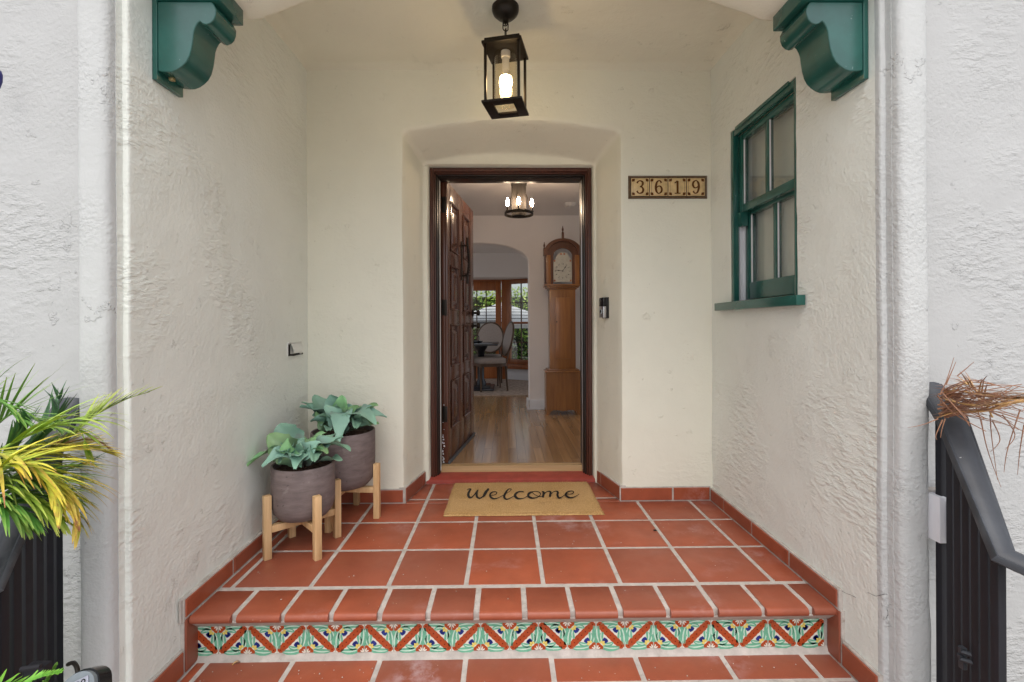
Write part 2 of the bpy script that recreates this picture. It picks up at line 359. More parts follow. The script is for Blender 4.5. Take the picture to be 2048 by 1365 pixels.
def side_wall(side, name, label, hole=None):
    pl = wall_profile(side); pts = []
    for i, (a, b) in enumerate(zip(pl, pl[1:])):
        a, b = Vector(a), Vector(b); L = (b - a).length; st = .03 if i < 1 or 1 else .2
        if abs(a.x) > 1.3 and L > .3: st = .05
        n = max(1, int(math.ceil(L / st))); pts += [a.lerp(b, k / n) for k in range(n)]
    pts.append(Vector(pl[-1]))
    zs = [-.7 + i * .03 for i in range(int(3.9 / .03) + 1)]
    if hole:
        y0, y1, z0, z1 = hole
        for p in pts:
            if abs(p.x - XR) < 1e-4:
                if abs(p.y - y0) < .0151: p.y = y0
                if abs(p.y - y1) < .0151: p.y = y1
        for zz in (z0, z1):
            k = min(range(len(zs)), key=lambda i: abs(zs[i] - zz)); zs[k] = zz
    mb = MB(); n = len(pts)
    vs = []
    for z in zs:
        for p in pts:
            q = wob((p.x, p.y, z), .0045 if abs(p.x) < 1.3 else .006)
            if abs(p.x) < 1.3 and p.y < 1.55: q.x = p.x + (q.x - p.x) * .6
            vs.append(q)
    fs = []; fm = []
    for j in range(len(zs) - 1):
        for k in range(n - 1):
            if hole and abs(pts[k].x - XR) < 1e-4 and abs(pts[k + 1].x - XR) < 1e-4:
                yc = (pts[k].y + pts[k + 1].y) / 2; zc = (zs[j] + zs[j + 1]) / 2
                if hole[0] < yc < hole[1] and hole[2] < zc < hole[3]: continue
            f = (j * n + k, j * n + k + 1, (j + 1) * n + k + 1, (j + 1) * n + k)
            fs.append(f if side > 0 else f[::-1])
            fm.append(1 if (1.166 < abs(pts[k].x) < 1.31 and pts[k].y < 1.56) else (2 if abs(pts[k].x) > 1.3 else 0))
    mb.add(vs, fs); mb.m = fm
    o = mb.build(name, [M['stucco'], M['column'], M['stucco_out_dark']], smooth=40)
    return tag(o, label, kind='structure')
WIN = (1.955, 2.535, 1.140, 2.055)
left_wall = side_wall(-1, 'left_wall', 'rough white stucco wall on the left side of the porch with a rounded column edge')
right_wall = side_wall(1, 'right_wall', 'rough white stucco wall on the right side of the porch holding the green window', WIN)
# plaster reveal of the window opening
mb = MB(); y0, y1, z0, z1 = WIN
ring = resample([(0, y0, z0), (0, y1, z0), (0, y1, z1), (0, y0, z1), (0, y0, z0)], .04)[:-1]
rs = []
for x in (XR, XR + .012, XR + .04, XR + .16): rs.append([wob((x, p.y, p.z), .0045) for p in ring])
mb.add(*loft(rs, closed=True)); mb.build('window_reveal', M['stucco_smooth_warm'], right_wall, smooth=40)

def outline(xl, xr, ze, zc, r, y, base=-.03, nS=60, nT=60):
    pts = [(xl, y, base + (ze - r - base) * k / nS) for k in range(nS)]
    for k in range(nT + 1):
        t = k / nT; u = .5 - .5 * math.cos(pi * t); x = xl + (xr - xl) * u; s_ = 2 * u - 1
        z = ze + (zc - ze) * (1 - s_ * s_); d = min(x - xl, xr - x)
        if d < r: z -= r - math.sqrt(max(0, r * r - (r - d) ** 2))
        pts.append((x, y, z))
    pts += [(xr, y, base + (ze - r - base) * (nS - 1 - k) / nS) for k in range(nS)]
    return [Vector(p) for p in pts]
def lerp_rings(a, b, n, last=True): return [[p.lerp(q, k / n) for p, q in zip(a, b)] for k in range(n + (1 if last else 0))]
A0 = outline(-1.165, 1.22, 2.56, 2.56, .001, YB)
A1 = outline(-.593 - .022, .669 + .022, 2.1595 + .02, 2.2206 + .02, .035, YB)
A2 = outline(-.593 - .008, .669 + .008, 2.1595 + .008, 2.2206 + .008, .03, YB + .003)
A3 = outline(-.593, .669, 2.1595, 2.2206, .03, YB + .02)
A4 = outline(-.541, .594, 2.089, 2.150, .03, 3.075)
A5 = outline(-.536, .589, 2.083, 2.144, .03, 3.092)
A6 = outline(-.526, .580, 2.075, 2.134, .03, 3.10)
A7 = outline(-.508, .578, 2.080, 2.080, .004, 3.101)
A8 = outline(-.503, .573, 2.075, 2.075, .004, 3.112)
A9 = outline(-.503, .573, 2.075, 2.075, .004, 3.36)
rings = lerp_rings(A0, A1, 18, False) + [A1, A2] + lerp_rings(A3, A4, 9, False) + [A4, A5, A6, A7, A8, A9]
vs, fs = loft(rings); vs = [wob(v, .0045) for v in vs]
mb = MB().add(vs, [f[::-1] for f in fs])
back_wall = tag(mb.build('back_wall', M['stucco_smooth_warm'], smooth=50), 'stucco back wall of the porch, tinted for the warm light, with a splayed arched door niche', kind='structure')
# ceiling, gently coved into the walls
mb = MB(); X = [-1.19 + 2.44 * i / 60 for i in range(61)]; Y = [1.7 + 1.12 * i / 30 for i in range(31)]
def czf(x, y):
    d = min(x - XL, XR - x, YB - y); z = 2.535 - .02 * (1 - min(1, max(0, (y - 2) / .6))) * min(1, abs(x) / 1.2)
    r = .045
    if d < r: z -= (r - math.sqrt(max(0, r * r - (r - max(d, 0)) ** 2))) * .55
    return z
rs = [[wob((x, y, czf(x, y)), .005, 1.5) for x in X] for y in Y]
mb.add(*loft(rs)); ceiling = tag(mb.build('porch_ceiling', M['stucco_smooth_warm'], smooth=60), 'smooth plaster ceiling of the porch, tinted for the warm light', kind='structure')
# arched lintel across the porch opening
def soff(x):
    u = abs(x - .03)
    if u > .93: return 2.147
    return 2.147 + math.sqrt(2.42 ** 2 - u * u) - math.sqrt(2.42 ** 2 - .93 ** 2)
X = [-1.2 + 2.46 * i / 80 for i in range(81)]; rs = []
for (y, dz) in ((1.765, .6), (1.765, .4), (1.765, .2), (1.765, .025), (1.758, .007), (1.74, 0), (1.66, 0), (1.58, 0), (1.50, 0), (1.468, .004), (1.455, .025), (1.455, .3), (1.455, .8), (1.455, 1.2)):
    rs.append([wob((x, y, min(3.3, (soff(x) + dz) if dz < .1 else 2.147 + dz + .12)), .004) for x in X])
mb = MB().add(*loft(rs)); lintel = tag(mb.build('entry_arch', M['stucco_smooth_warm'], smooth=50), 'shallow stucco arch spanning the front of the porch', kind='structure')
mb = MB(); mb.box((-4.3, 1.48, 3.2), (4.3, 3.34, 3.35)); 
for a, b in (((-2.95, 3.34), (-2.70, 9.3)), ((-2.70, 3.34), (-.95, 3.5)), ((-2.70, 3.5), (-2.1, 5.2)), ((-2.70, 5.2), (-.95, 5.75)), ((-2.70, 7.7), (-.95, 9.3)), ((-.95, 3.34), (2.35, 9.3)), ((-1.15, 5.75), (-.95, 7.7))): mb.box((*a, 2.46), (*b, 2.58))  # gaps are added skylights, out of view, to brighten hall and dining room
tag(mb.build('roof', M['concrete']), 'flat roof over the house and porch', kind='structure')
mb = MB(); mb.box((-4.3, 1.56, -.65), (-4.2, 3.2, 3.2)); mb.box((4.2, 1.56, -.65), (4.3, 3.2, 3.2)); mb.box((-4.3, 3.21, -.65), (-2.25, 3.30, 3.2)); mb.box((1.85, 3.21, -.65), (4.3, 3.30, 3.2)); mb.box((-2.24, 3.21, 2.45), (1.84, 3.28, 3.2))
tag(mb.build('outer_walls', M['stucco']), 'outer side walls of the house', kind='structure')

# ---- floors
def tile_mesh(w, d, name='tile', h=.012, c=.003, mat=None):
    mb = MB(); mb.box((-w / 2, -d / 2, -h), (w / 2, d / 2, 0), c); o = mb.build(name, mat or M['tile'], smooth=50); return o
_tc = {}
def put_tile(parent, x0, x1, y0, y1, z, name='tile', h=.012):
    k = (name, round(x1 - x0, 3), round(y1 - y0, 3))
    if k in _tc: o = _tc[k].copy(); C.objects.link(o)
    else: o = tile_mesh(x1 - x0, y1 - y0, name, h); _tc[k] = o
    o.parent = parent; o.location = ((x0 + x1) / 2, (y0 + y1) / 2, z + random.uniform(-.0008, .0008)); o.rotation_euler = (random.uniform(-.0015, .0015), random.uniform(-.0015, .0015), random.uniform(-.003, .003))
    return o
mb = MB(); mb.box((-1.2, 1.7575, -.3), (1.25, 2.80, -.0025)); mb.box((-.62, 2.80, -.3), (.70, 3.40, -.0025))
porch_floor = tag(mb.build('porch_floor', M['grout']), 'porch floor of red terracotta tiles in pale grout', kind='structure')
J = .009
xj = [-1.128] + [.1433 + .307 * k for k in range(-4, 4)] + [1.187]
yj = [1.884 + .307 * j for j in range(0, 3)] + [2.768]
for yi in range(3):
    for xi in range(len(xj) - 1):
        x0 = xj[xi] + (J if xi else .001); x1 = xj[xi + 1] - (J if xi < len(xj) - 2 else .001)
        put_tile(porch_floor, x0, x1, yj[yi] + J, yj[yi + 1] - (J if yi < 2 else .002), 0)
# niche rows; the outer tiles are cut to the splay of the niche
def cut_tile(parent, pts, z=0):
    n = len(pts); cx = sum(p[0] for p in pts) / n; cy = sum(p[1] for p in pts) / n; q = [(p[0] - cx, p[1] - cy) for p in pts]
    sh = [(a * (1 - .003 / max(.01, abs(a))), b * (1 - .003 / max(.01, abs(b)))) for a, b in q]
    rs = [[Vector((a, b, zz)) for a, b in r] for r, zz in ((q, -.012), (q, -.003), (sh, 0))]
    mb = MB().add(*loft(rs, closed=True)); mb.f.append([2 * n + k for k in range(n)]); mb.m.append(0)
    o = mb.build('tile', M['tile'], parent, smooth=50, loc=(cx, cy, z)); return o
wl_ = lambda y: -.594 + (y - 2.775) * .0570 / .32 + .004
wr_ = lambda y: .668 - (y - 2.775) * .0740 / .32 - .004
for (ya, yb) in ((2.770, 2.816), (2.834, 3.098)):
    nk = [None, -.471, -.164, .143, .450, None]
    for xi in range(5):
        if xi == 0: cut_tile(porch_floor, [(wl_(ya), ya), (nk[1] - J, ya), (nk[1] - J, yb), (wl_(yb), yb)])
        elif xi == 4: cut_tile(porch_floor, [(nk[4] + J, ya), (wr_(ya), ya), (wr_(yb), yb), (nk[4] + J, yb)])
        else: put_tile(porch_floor, nk[xi] + J, nk[xi + 1] - J, ya, yb, 0)
# bullnose tiles
def nosing(w):
    pr = [(1.868, -.03), (1.868, -.002), (1.866, 0), (1.722, 0)]
    for k in range(1, 8): a = pi / 2 + k / 8 * pi; pr.append((1.717 + .016 * math.cos(a), -.016 + .016 * math.sin(a)))
    pr.append((1.717, -.032)); pr.append((1.74, -.032))
    mb = MB(); mb.prism(pr, 0, -w / 2, w / 2); return mb.build('nosing_tile', M['tile'], smooth=50)
nx = [-1.128] + [-.975 + .1727 * k for k in range(0, 13)] + [1.187]
nt_ = nosing(.1527); first = True
for i in range(len(nx) - 1):
    a, b = nx[i] + (.010 if i else .001), nx[i + 1] - (.010 if i < len(nx) - 2 else .001)
    if i == 0 or i == len(nx) - 2: o = nosing(b - a); o.parent = porch_floor
    elif first: o = nt_; o.parent = porch_floor; first = False
    else: o = share(nt_, porch_floor)
    o.location = ((a + b) / 2 + random.uniform(-.001, .001), random.uniform(-.0015, .0015), random.uniform(-.001, .001))
mb = MB(); mb.box((-1.19, 1.7185, -.029), (1.24, 1.88, -.004), .004); mb.build('grout_strip', M['grout'], porch_floor, smooth=50)
# painted riser tiles
RY = 1.757; TS = .1064; TH = .1026; TZ = -.0666
def talavera(x0=0, x1=1, flip=False):
    mb = MB(); g = 1.0
    mats = ['glaze_white', 'g_rust', 'g_rustdot', 'g_teal', 'g_pale', 'g_blue', 'g_yellow']
    bm = bmesh.new()
    def poly(pts, mi, lay):
        try: f = bm.faces.new([bm.verts.new((u, -.00016 * lay, v)) for u, v in pts]); f.material_index = mi
        except Exception: pass
    def drop(ax, ay, bx, by, w, mi, lay, bend=0.):
        L = math.hypot(bx - ax, by - ay); dx, dy = (bx - ax) / L, (by - ay) / L; l = []; r = []
        for k in range(7):
            t = k / 6; wd = 1.45 * w * (math.sin(pi * min(1, t * .78 + .12)) ** .8) * .5; bo = bend * math.sin(pi * t)
            cx, cy = ax + dx * L * t - dy * bo, ay + dy * L * t + dx * bo
            l.append((cx - dy * wd, cy + dx * wd)); r.append((cx + dy * wd, cy - dx * wd))
        poly(r + l[::-1], mi, lay)
    R2 = math.sqrt(.5)
    pts = []
    for sgn in (1, -1):
        for k in range(29):
            t = .02 + .96 * k / 28; t = t if sgn > 0 else 1 - t
            w = .112 + .020 * abs(math.sin(t * 9 * pi)); e = min(t, 1 - t)
            if e < .06: w *= .75
            pts.append((min(.985, max(.015, t + sgn * w * R2 * 1.0)), min(.985, max(.015, t - sgn * w * R2))))
    poly(pts, 1, 1)
    for k in range(7):
        t = .11 + .78 * k / 6; poly([(t + .025 * math.cos(a * pi / 3), t + .025 * math.sin(a * pi / 3)) for a in range(6)], 2, 2)
    for T in (lambda u, v: (u, 1 - v), lambda u, v: (1 - u, v)):
        base = len(bm.verts)
        def d(a, b, c_, e_, w, mi, lay, bend=0.):
            p, q = T(a, b), T(c_, e_); s_ = 1 if T(0, 0) == (0, 1) else 1
            drop(*p, *q, w, mi, lay, bend if T(0, 0) == (0, 1) else bend)
        # u away from corner horizontally, v away vertically
        for (a, b, c_, e_, w, bd) in ((.20, .07, .82, .06, .15, .04), (.22, .18, .60, .23, .12, .05), (.07, .20, .06, .84, .15, -.04), (.18, .22, .23, .62, .12, -.05)):
            d(a, b, c_, e_, w, 3, 1, bd); d(a + .04, b + .02, c_ - .04, e_ - .01, w * .22, 4, 2, bd)
        for an in (20, 36, 52, 70): d(.24, .24, .24 + .19 * math.cos(math.radians(an)), .24 + .19 * math.sin(math.radians(an)), .072, 5, 3)
        for (a, b, c_, e_) in ((.22, .15, .31, .21), (.15, .22, .21, .31), (.20, .20, .29, .29)): d(a, b, c_, e_, .055, 6, 4)
        q = []
        for k in range(17):
            a = k / 16 * pi / 2; r = .225 + .035 * abs(math.sin(a * 4)); q.append(T(max(.012, r * math.cos(a)), max(.012, r * math.sin(a))))
        poly(q + [T(.012, .012)], 1, 5)
        for an in (26, 64): d(.04 * math.cos(math.radians(an)), .03 * math.sin(math.radians(an)), .15 * math.cos(math.radians(an)), .17 * math.sin(math.radians(an)), .034, 0, 6)
    bmesh.ops.triangulate(bm, faces=bm.faces[:])
    if x0 > 0: bmesh.ops.bisect_plane(bm, geom=bm.verts[:] + bm.edges[:] + bm.faces[:], plane_co=(x0, 0, 0), plane_no=(-1, 0, 0), clear_outer=True)
    if x1 < 1: bmesh.ops.bisect_plane(bm, geom=bm.verts[:] + bm.edges[:] + bm.faces[:], plane_co=(x1, 0, 0), plane_no=(1, 0, 0), clear_outer=True)
    sx = (TS - .0016)
    for v in bm.verts:
        u = v.co.x; u = 1 - u if flip else u
        v.co = Vector(((u - .5) * sx, v.co.y - .004, (v.co.z - 1) * TH))
    if flip: bmesh.ops.reverse_faces(bm, faces=bm.faces[:])
    a, b = ((1 - x1), (1 - x0)) if flip else (x0, x1)
    bm2 = bmesh.new(); bmesh.ops.create_cube(bm2, size=1)
    for v in bm2.verts: v.co = Vector(((a - .5) * sx + (v.co.x + .5) * (b - a) * sx, -.004 + (v.co.y + .5) * .010, -TH + (v.co.z + .5) * TH))
    bmesh.ops.bevel(bm2, geom=bm2.edges[:], offset=.0008, segments=1, affect='EDGES')
    tmp = bpy.data.meshes.new('t'); bm2.to_mesh(tmp); bm.from_mesh(tmp); bpy.data.meshes.remove(tmp)
    me = bpy.data.meshes.new('riser_tile'); bm.to_mesh(me); bm.free(); bm2.free()
    for k in mats: me.materials.append(M[k])
    o = bpy.data.objects.new('riser_tile', me); C.objects.link(o); return o
tA, tB = talavera(), talavera(flip=True)
xs = -1.0568; used = [0, 0]
for k in range(20):
    par = k % 2; src = (tB, tA)[par]        # seam at -1.0355 starts the V descending
    src = (tA, tB)[par]
    if not used[par]: o = src; used[par] = 1; o.parent = porch_floor
    else: o = share(src, porch_floor)
    o.location = (xs + TS * (k + .5), RY + random.uniform(-.0006, .0006), TZ); o.rotation_euler = (random.uniform(-.006, .006), random.uniform(-.004, .004), random.uniform(-.006, .006))
o = talavera(x0=0, x1=.72, flip=True); o.parent = porch_floor; o.location = (xs - TS * .5, RY, TZ)
o = talavera(x0=0, x1=.97); o.parent = porch_floor; o.location = (xs + TS * 20.5, RY, TZ)
mb = MB(); pr = [(1.7565, -.1695), (1.7565, -.30), (1.64, -.30), (1.64, -.1935), (1.736, -.1925), (1.748, -.186), (1.7545, -.1715)]
mb.prism(pr[::-1], 0, -1.19, 1.24); mb.build('grout_fillet', M['grout'], porch_floor, smooth=40)
mb = MB(); mb.prism([(1.7155, -.0285), (1.7155, -.0335), (1.7480, -.0640), (1.7570, -.0640), (1.7570, -.0285)][::-1], 0, -1.19, 1.24); mb.build('grout_fillet', M['grout'], porch_floor, smooth=30)
# lower tread
ZL = -.1907
mb = MB(); mb.box((-1.2, 1.26, -.33), (1.25, 1.757, ZL - .0025)); mb.box((-1.24, .95, -.49), (1.30, 1.29, -.335)); mb.box((-1.24, .62, -.65), (1.30, .98, -.50))
step = tag(mb.build('lower_step', M['grout']), 'lower entry step of red terracotta tiles below the painted riser', kind='structure')
lx = [-1.128] + [-.764 + .3055 * k for k in range(0, 6)] + [1.050, 1.187]
lx = [-1.128, -1.088, -.780, -.465, -.153, .159, .468, .785, 1.081, 1.187]
for i in range(len(lx) - 1):
    a, b = lx[i] + (J if i else .001), lx[i + 1] - (J if i < len(lx) - 2 else .001)
    put_tile(step, a, b, 1.626, 1.741, ZL); put_tile(step, a, b, 1.285, 1.608, ZL)
for (y0, y1, z) in ((.96, 1.25, -.333), (.63, .93, -.498)):
    for i in range(8): put_tile(step, -1.22 + .313 * i, -1.22 + .313 * i + .295, y0, y1, z)
# ---- baseboards
def bb(parent, p0, p1, z0, h0, z1=None, h1=None, th=.012, name='baseboard_tile'):
    # tile strip standing between plan points p0,p1 ; inner normal to the left of p0->p1
    a, b = Vector((*p0, 0)), Vector((*p1, 0)); d = (b - a).normalized(); n = Vector((-d.y, d.x, 0)) * th
    L = (b - a).length; z1 = z0 if z1 is None else z1; h1 = h0 if h1 is None else h1; mb = MB()
    c = .0025; vs = []
    for (off, e) in ((0, 0), (1, c)):
        for (u, z) in ((e, z0 + e), (L - e, z1 + e), (L - e, z1 + h1 - e), (e, z0 + h0 - e)):
            vs.append((u, off * th, z))
    vs2 = [(u, th - c, z) for (u, z) in ((0, z0), (L, z1), (L, z1 + h1), (0, z0 + h0))]
    mb.add([vs[0], vs[1], vs[2], vs[3]] + vs2 + vs[4:], [(0, 1, 2, 3)] + [(i, (i + 1) % 4, 4 + (i + 1) % 4, 4 + i)[::-1] for i in range(4)] + [(4 + i, 4 + (i + 1) % 4, 8 + (i + 1) % 4, 8 + i)[::-1] for i in range(4)] + [(11, 10, 9, 8)])
    o = mb.build(name, M['tile']); o.parent = parent; o.location = a; o.rotation_euler = (random.uniform(-.003, .003), 0, math.atan2(d.y, d.x)); return o
def gr(parent, p0, p1, z0, z1, th):
    a, b = Vector((*p0, 0)), Vector((*p1, 0)); d = (b - a).normalized(); mb = MB()
    mb.box((-.004, -.03, z0), ((b - a).length + .004, th, z1), .002); o = mb.build('grout_line', M['grout'], parent, smooth=50); o.location = a; o.rotation_euler = (0, 0, math.atan2(d.y, d.x))
def run(parent, p0, p1, cuts, z, h, g=.0055):
    a, b = Vector(p0), Vector(p1); L = (b - a).length; d = (b - a).normalized()
    cs = [0] + cuts + [L]
    for i in range(len(cs) - 1):
        q0 = a + d * (cs[i] + (g if i else .003)); q1 = a + d * (cs[i + 1] - (g if i < len(cs) - 2 else .003))
        bb(parent, q0, q1, z + .004, h - .004, th=.0145)
    gr(parent, p0, p1, z - .01, z + h + .006, .010)
# left wall: going from back to front so that inner side (+x) is left
run(left_wall, (-1.147, 2.762), (-1.145, 1.688), [.178, .478, .778], 0, .066)
run(right_wall, (1.201, 1.700), (1.201, 2.762), [.295, .600, .897], 0, .066)
run(back_wall, (-.600, 2.779), (-1.135, 2.779), [.165, .47], 0, .075)
run(back_wall, (1.187, 2.779), (.662, 2.779), [.218], 0, .075)
run(back_wall, (-.538, 3.095), (-.598, 2.775), [.055], 0, .082)
run(back_wall, (.672, 2.775), (.598, 3.095), [.270], 0, .082)
# step-down pieces and lower baseboards
for par, x, sg in ((left_wall, -1.147, 1), (right_wall, 1.203, -1)):
    a, b = (x, 1.756), (x, 1.690)
    p = (a, b) if sg > 0 else (b, a)
    bb(par, *p, ZL + .002, .184, th=.016)
    gr(par, *p, ZL - .01, -.001, .010)
    p = ((x, 1.678), (x, 1.49)) if sg > 0 else ((x, 1.52), (x, 1.678)); L = p[0][1] - p[1][1]
    bb(par, *p, ZL + .004, .076, th=.016); gr(par, *p, ZL - .01, ZL + .086, .010)
mb = MB(); mb.box((-1.146, 1.672, -.01), (-1.138, 1.69, .071), .003); mb.build('grout_end', M['grout'], left_wall)
# fine cracks in the right wall plaster
mb = MB()
for path in (((1735, 1185), (1752, 1192), (1768, 1188), (1775, 1190)), ((1682, 1182), (1700, 1190), (1712, 1196)), ((1774, 1218), (1776, 1228), (1772, 1238)), ((1560, 1110), (1575, 1122), (1592, 1131), (1620, 1152), (1640, 1166))):
    q = []
    for px, py in path:
        d = _ray(px, py); t = (XR - .0035) / d.x; q.append(Vector((XR - .0035, d.y * t, H + d.z * t)))
    q = [Vector(v) for v in spline([tuple(v) for v in q], 5)]; q = [v + Vector((0, random.uniform(-1, 1), random.uniform(-1, 1))) * .0012 for v in q]
    mb.tube(q, [.0004 + .0004 * random.random() for _ in q], 4)
mb.build('crack', M['charcoal'], right_wall)

# ---- ground outside
mb = MB(); X = [-60 + 120 * i / 60 for i in range(61)]
mb.add(*loft([[(x, y, -.66) for x in X] for y in (-60, -20, -6, -2, 0, .6, 1.5, 9, 9.5, 14, 40, 80)])); tag(mb.build('ground', M['soilground']), 'garden soil round the house', kind='structure')
mb = MB(); mb.box((-5.5, -6, -.72), (5.5, .30, -.652)); tag(mb.build('path', M['concrete']), 'unseen pale concrete forecourt, widened to bounce light into the porch', kind='structure')  # out of view; made wide and pale to bounce light into the porch
mb = MB(); mb.box((-40, -40, -.655), (40, -6, -.645)); tag(mb.build('road', M['concrete']), 'pale street in front of the garden', kind='structure')

# ---- rooms behind the door
ZF = .074
room = MB(); room.box((-.95, 3.30, 2.274), (1.9, 5.42, 2.40)); room.box((-2.3, 3.30, 2.274), (-2.1, 5.42, 2.40)); room.box((-2.1, 3.30, 2.274), (-.95, 3.5, 2.40)); room.box((-2.1, 5.2, 2.274), (-.95, 5.42, 2.40)); room.box((-2.3, 3.30, -.1), (-2.2, 3.5, 2.3)); room.box((-2.3, 5.2, -.1), (-2.2, 5.42, 2.3)); room.box((1.8, 3.30, -.1), (1.9, 3.45, 2.3)); room.box((1.8, 5.25, -.1), (1.9, 5.42, 2.3))  # unseen ceiling and side openings added to let light into the hall
room.box((-2.3, 3.33, -.1), (-.56, 3.36, 2.3)); room.box((.63, 3.33, -.1), (1.9, 3.36, 2.3)); room.box((-.56, 3.33, 2.08), (.63, 3.36, 2.3))
foyer = tag(room.build('foyer_walls', M['room']), 'taupe plaster walls and ceiling of the entry hall', kind='structure')
R0 = outline(-2.2, 1.8, 2.3, 2.3, .001, 5.40, base=0, nS=20, nT=40)
def arch(y, e=0): 
    pts = []; nS, nT = 20, 40; xl, xr, zs, zc = -.835 - e, .255 + e, 1.75, 1.962 + e
    pts = [(xl, y, zs * k / nS) for k in range(nS)]
    for k in range(nT + 1):
        a = pi - pi * k / nT; pts.append(((xl + xr) / 2 + (xr - xl) / 2 * math.cos(a), y, zs + (zc - zs) * math.sin(a)))
    pts += [(xr, y, zs * (nS - 1 - k) / nS) for k in range(nS)]; return [Vector(p) for p in pts]
R9 = outline(-2.9, 2.2, 2.3, 2.3, .001, 5.56, base=0, nS=20, nT=40)
mb = MB().add(*loft([R0, arch(5.40, .01), arch(5.41), arch(5.55), arch(5.56, .01), R9])); aw = tag(mb.build('arch_wall', M['room'], smooth=40), 'interior wall with a wide arched opening into the dining room', kind='structure')
mb = MB(); mb.box((.262, 5.378, ZF), (1.8, 5.398, ZF + .11), .004); mb.box((.250, 5.37, ZF), (1.8, 5.398, ZF + .02), .003); mb.box((.235, 5.38, ZF), (.253, 5.58, ZF + .11), .003)
mb.build('baseboard', M['base_white'], aw, smooth=40)
mb = MB(); mb.box((-2.9, 5.56, -.1), (-2.8, 9.0, .2)); mb.box((-2.9, 5.56, 2.1), (-2.8, 9.0, 2.5)); mb.box((2.2, 5.56, -.1), (2.3, 9.0, .2)); mb.box((2.2, 5.56, 2.1), (2.3, 9.0, 2.5)); mb.box((-1.15, 5.56, 2.235), (2.3, 7.95, 2.45)); mb.box((-2.9, 5.56, 2.235), (-2.7, 7.95, 2.45)); mb.box((-2.7, 5.56, 2.235), (-1.15, 5.75, 2.45)); mb.box((-2.7, 7.7, 2.235), (-1.15, 7.95, 2.45))  # unseen ceiling and side openings added to brighten the dining room
mb.box((-2.9, 7.90, 1.832), (2.3, 8.0, 2.24)); mb.box((-2.9, 7.95, 1.835), (2.3, 9.0, 1.95)); mb.box((-2.9, 7.9, -.1), (-2.15, 8.0, 1.84)); mb.box((.72, 7.9, -.1), (2.3, 8.0, 1.84))
din = tag(mb.build('dining_room_walls', M['ceil_in']), 'pale plaster walls, header and bay ceiling of the dining room', kind='structure')
mb = MB(); mb.box((-2.8, 3.29, -.2), (2.2, 8.6, ZF - .004)); ifl = tag(mb.build('interior_floor', M['chairwood']), 'oak strip floor of the entry hall', kind='structure')
pw = .0635; k = 0; x = -.62; pls = {}
while x < .98:
    y = 3.30 - (k % 3) * .7
    while y < 6.5:
        L = random.choice((1.1, 1.5, 1.9)); a, b = max(y, 3.30), min(y + L, 6.6)
        if b - a > .05:
            mb = MB(); mb.box((0, -(b - a) / 2, -.004), (pw - .0012, (b - a) / 2 - .0012, 0), .0006); o = mb.build('plank', M['oak'], ifl); o.location = (x, (a + b) / 2, ZF)
        y += L
    x += pw; k += 1
mb = MB(); mb.box((-.503, 3.235, -.02), (.573, 3.297, ZF + .001), .006); o = mb.build('wood_sill', wood('worn oak sill', (.42, .26, .12), (.60, .40, .2), .5, (2, 40, 40)), ifl, smooth=40)
mb = MB(); mb.box((-2.6, 6.42, ZF), (1.5, 8.5, ZF + .012), .003); tag(mb.build('rug', M['rug'], smooth=40), 'brown patterned rug under the dining table', 'rug')

# ================================================================ THINGS ON THE PORCH
# ---- threshold
mb = MB(); mb.prism([(3.100, 0.0), (3.236, 0.0), (3.236, .034), (3.112, .029), (3.102, .024)], 0, -.535, .590)
tag(mb.build('threshold', M['redpaint'], smooth=30), 'red painted concrete threshold at the foot of the front door', 'threshold')
# ---- door frame
df = empty('door_frame', (0, 0, 0), label='weathered dark mahogany frame around the open front door', cat='door frame')
FX0, FX1, FZ = -.499, .5685, 2.071
def jamb(x0, x1, y0, y1, zt, name, mat, zb=.03, bev=.004):
    mb = MB(); mb.box((x0, y0, zb), (x1, y1, zt), bev); mb.build(name, mat, df, smooth=40)
def headp(x0, x1, y0, y1, z0, z1, name, mat, bev=.004):
    mb = MB(); mb.box((x0, y0, z0), (x1, y1, z1), bev); mb.build(name, M[mat], df, smooth=40)
for (o0, o1, y0, mt, nm) in ((0, .016, 3.150, 'frame', 'outer_moulding'), (.0165, .026, 3.142, 'frame', 'bead_moulding'), (.0265, .036, 3.158, 'frame', 'inner_moulding'), (.0365, .046, 3.175, 'frame_dark', 'door_stop'), (.0465, .0525, 3.20, 'frame_dark', 'rebate')):
    jamb(FX0 + o0, FX0 + o1, y0, 3.32, FZ - o0, nm, M[mt]); jamb(FX1 - o1, FX1 - o0, y0, 3.32, FZ - o0, nm, M[mt])
    headp(FX0 + o1 + .001, FX1 - o1 - .001, y0, 3.32, FZ - o1, FZ - o0 - .0005, nm + '_head', mt)
jamb(FX0 + .053, FX0 + .0565, 3.215, 3.235, 2.005, 'weather_strip', M['white_metal'], .05, .001)
jamb(FX1 - .0555, FX1 - .053, 3.215, 3.235, 2.005, 'weather_strip', M['steel'], .05, .001)
# ---- door leaf
dr = empty('front_door', (-.403, 3.285, .082), math.atan2(.88, .119), label='mahogany panelled front door standing open into the hall', cat='door')
DW, DH = .888, 1.945
mb = MB(); mb.box((0, .018, 0), (DW, .045, DH), .003); mb.build('core', M['door_v'], dr, smooth=40)
cols = [(.095, .345), (.49, .745)]; rows = [(.215, .555), (.655, .955), (1.06, 1.38), (1.48, 1.83)]
mb = MB()
xs_ = [0, cols[0][0], cols[0][1], cols[1][0], cols[1][1], DW]
for a, b in ((xs_[0], xs_[1]), (xs_[2], xs_[3]), (xs_[4], xs_[5])): mb.box((a, 0, 0), (b, .019, DH), .003)
mb.build('stile', M['door_v'], dr, smooth=40)
mb = MB(); zs_ = [0] + [v for r in rows for v in r] + [DH]
for c0, c1 in cols:
    for k in range(0, len(zs_), 2): mb.box((c0 + .0003, .0006, zs_[k]), (c1 - .0003, .019, zs_[k + 1]), .003)
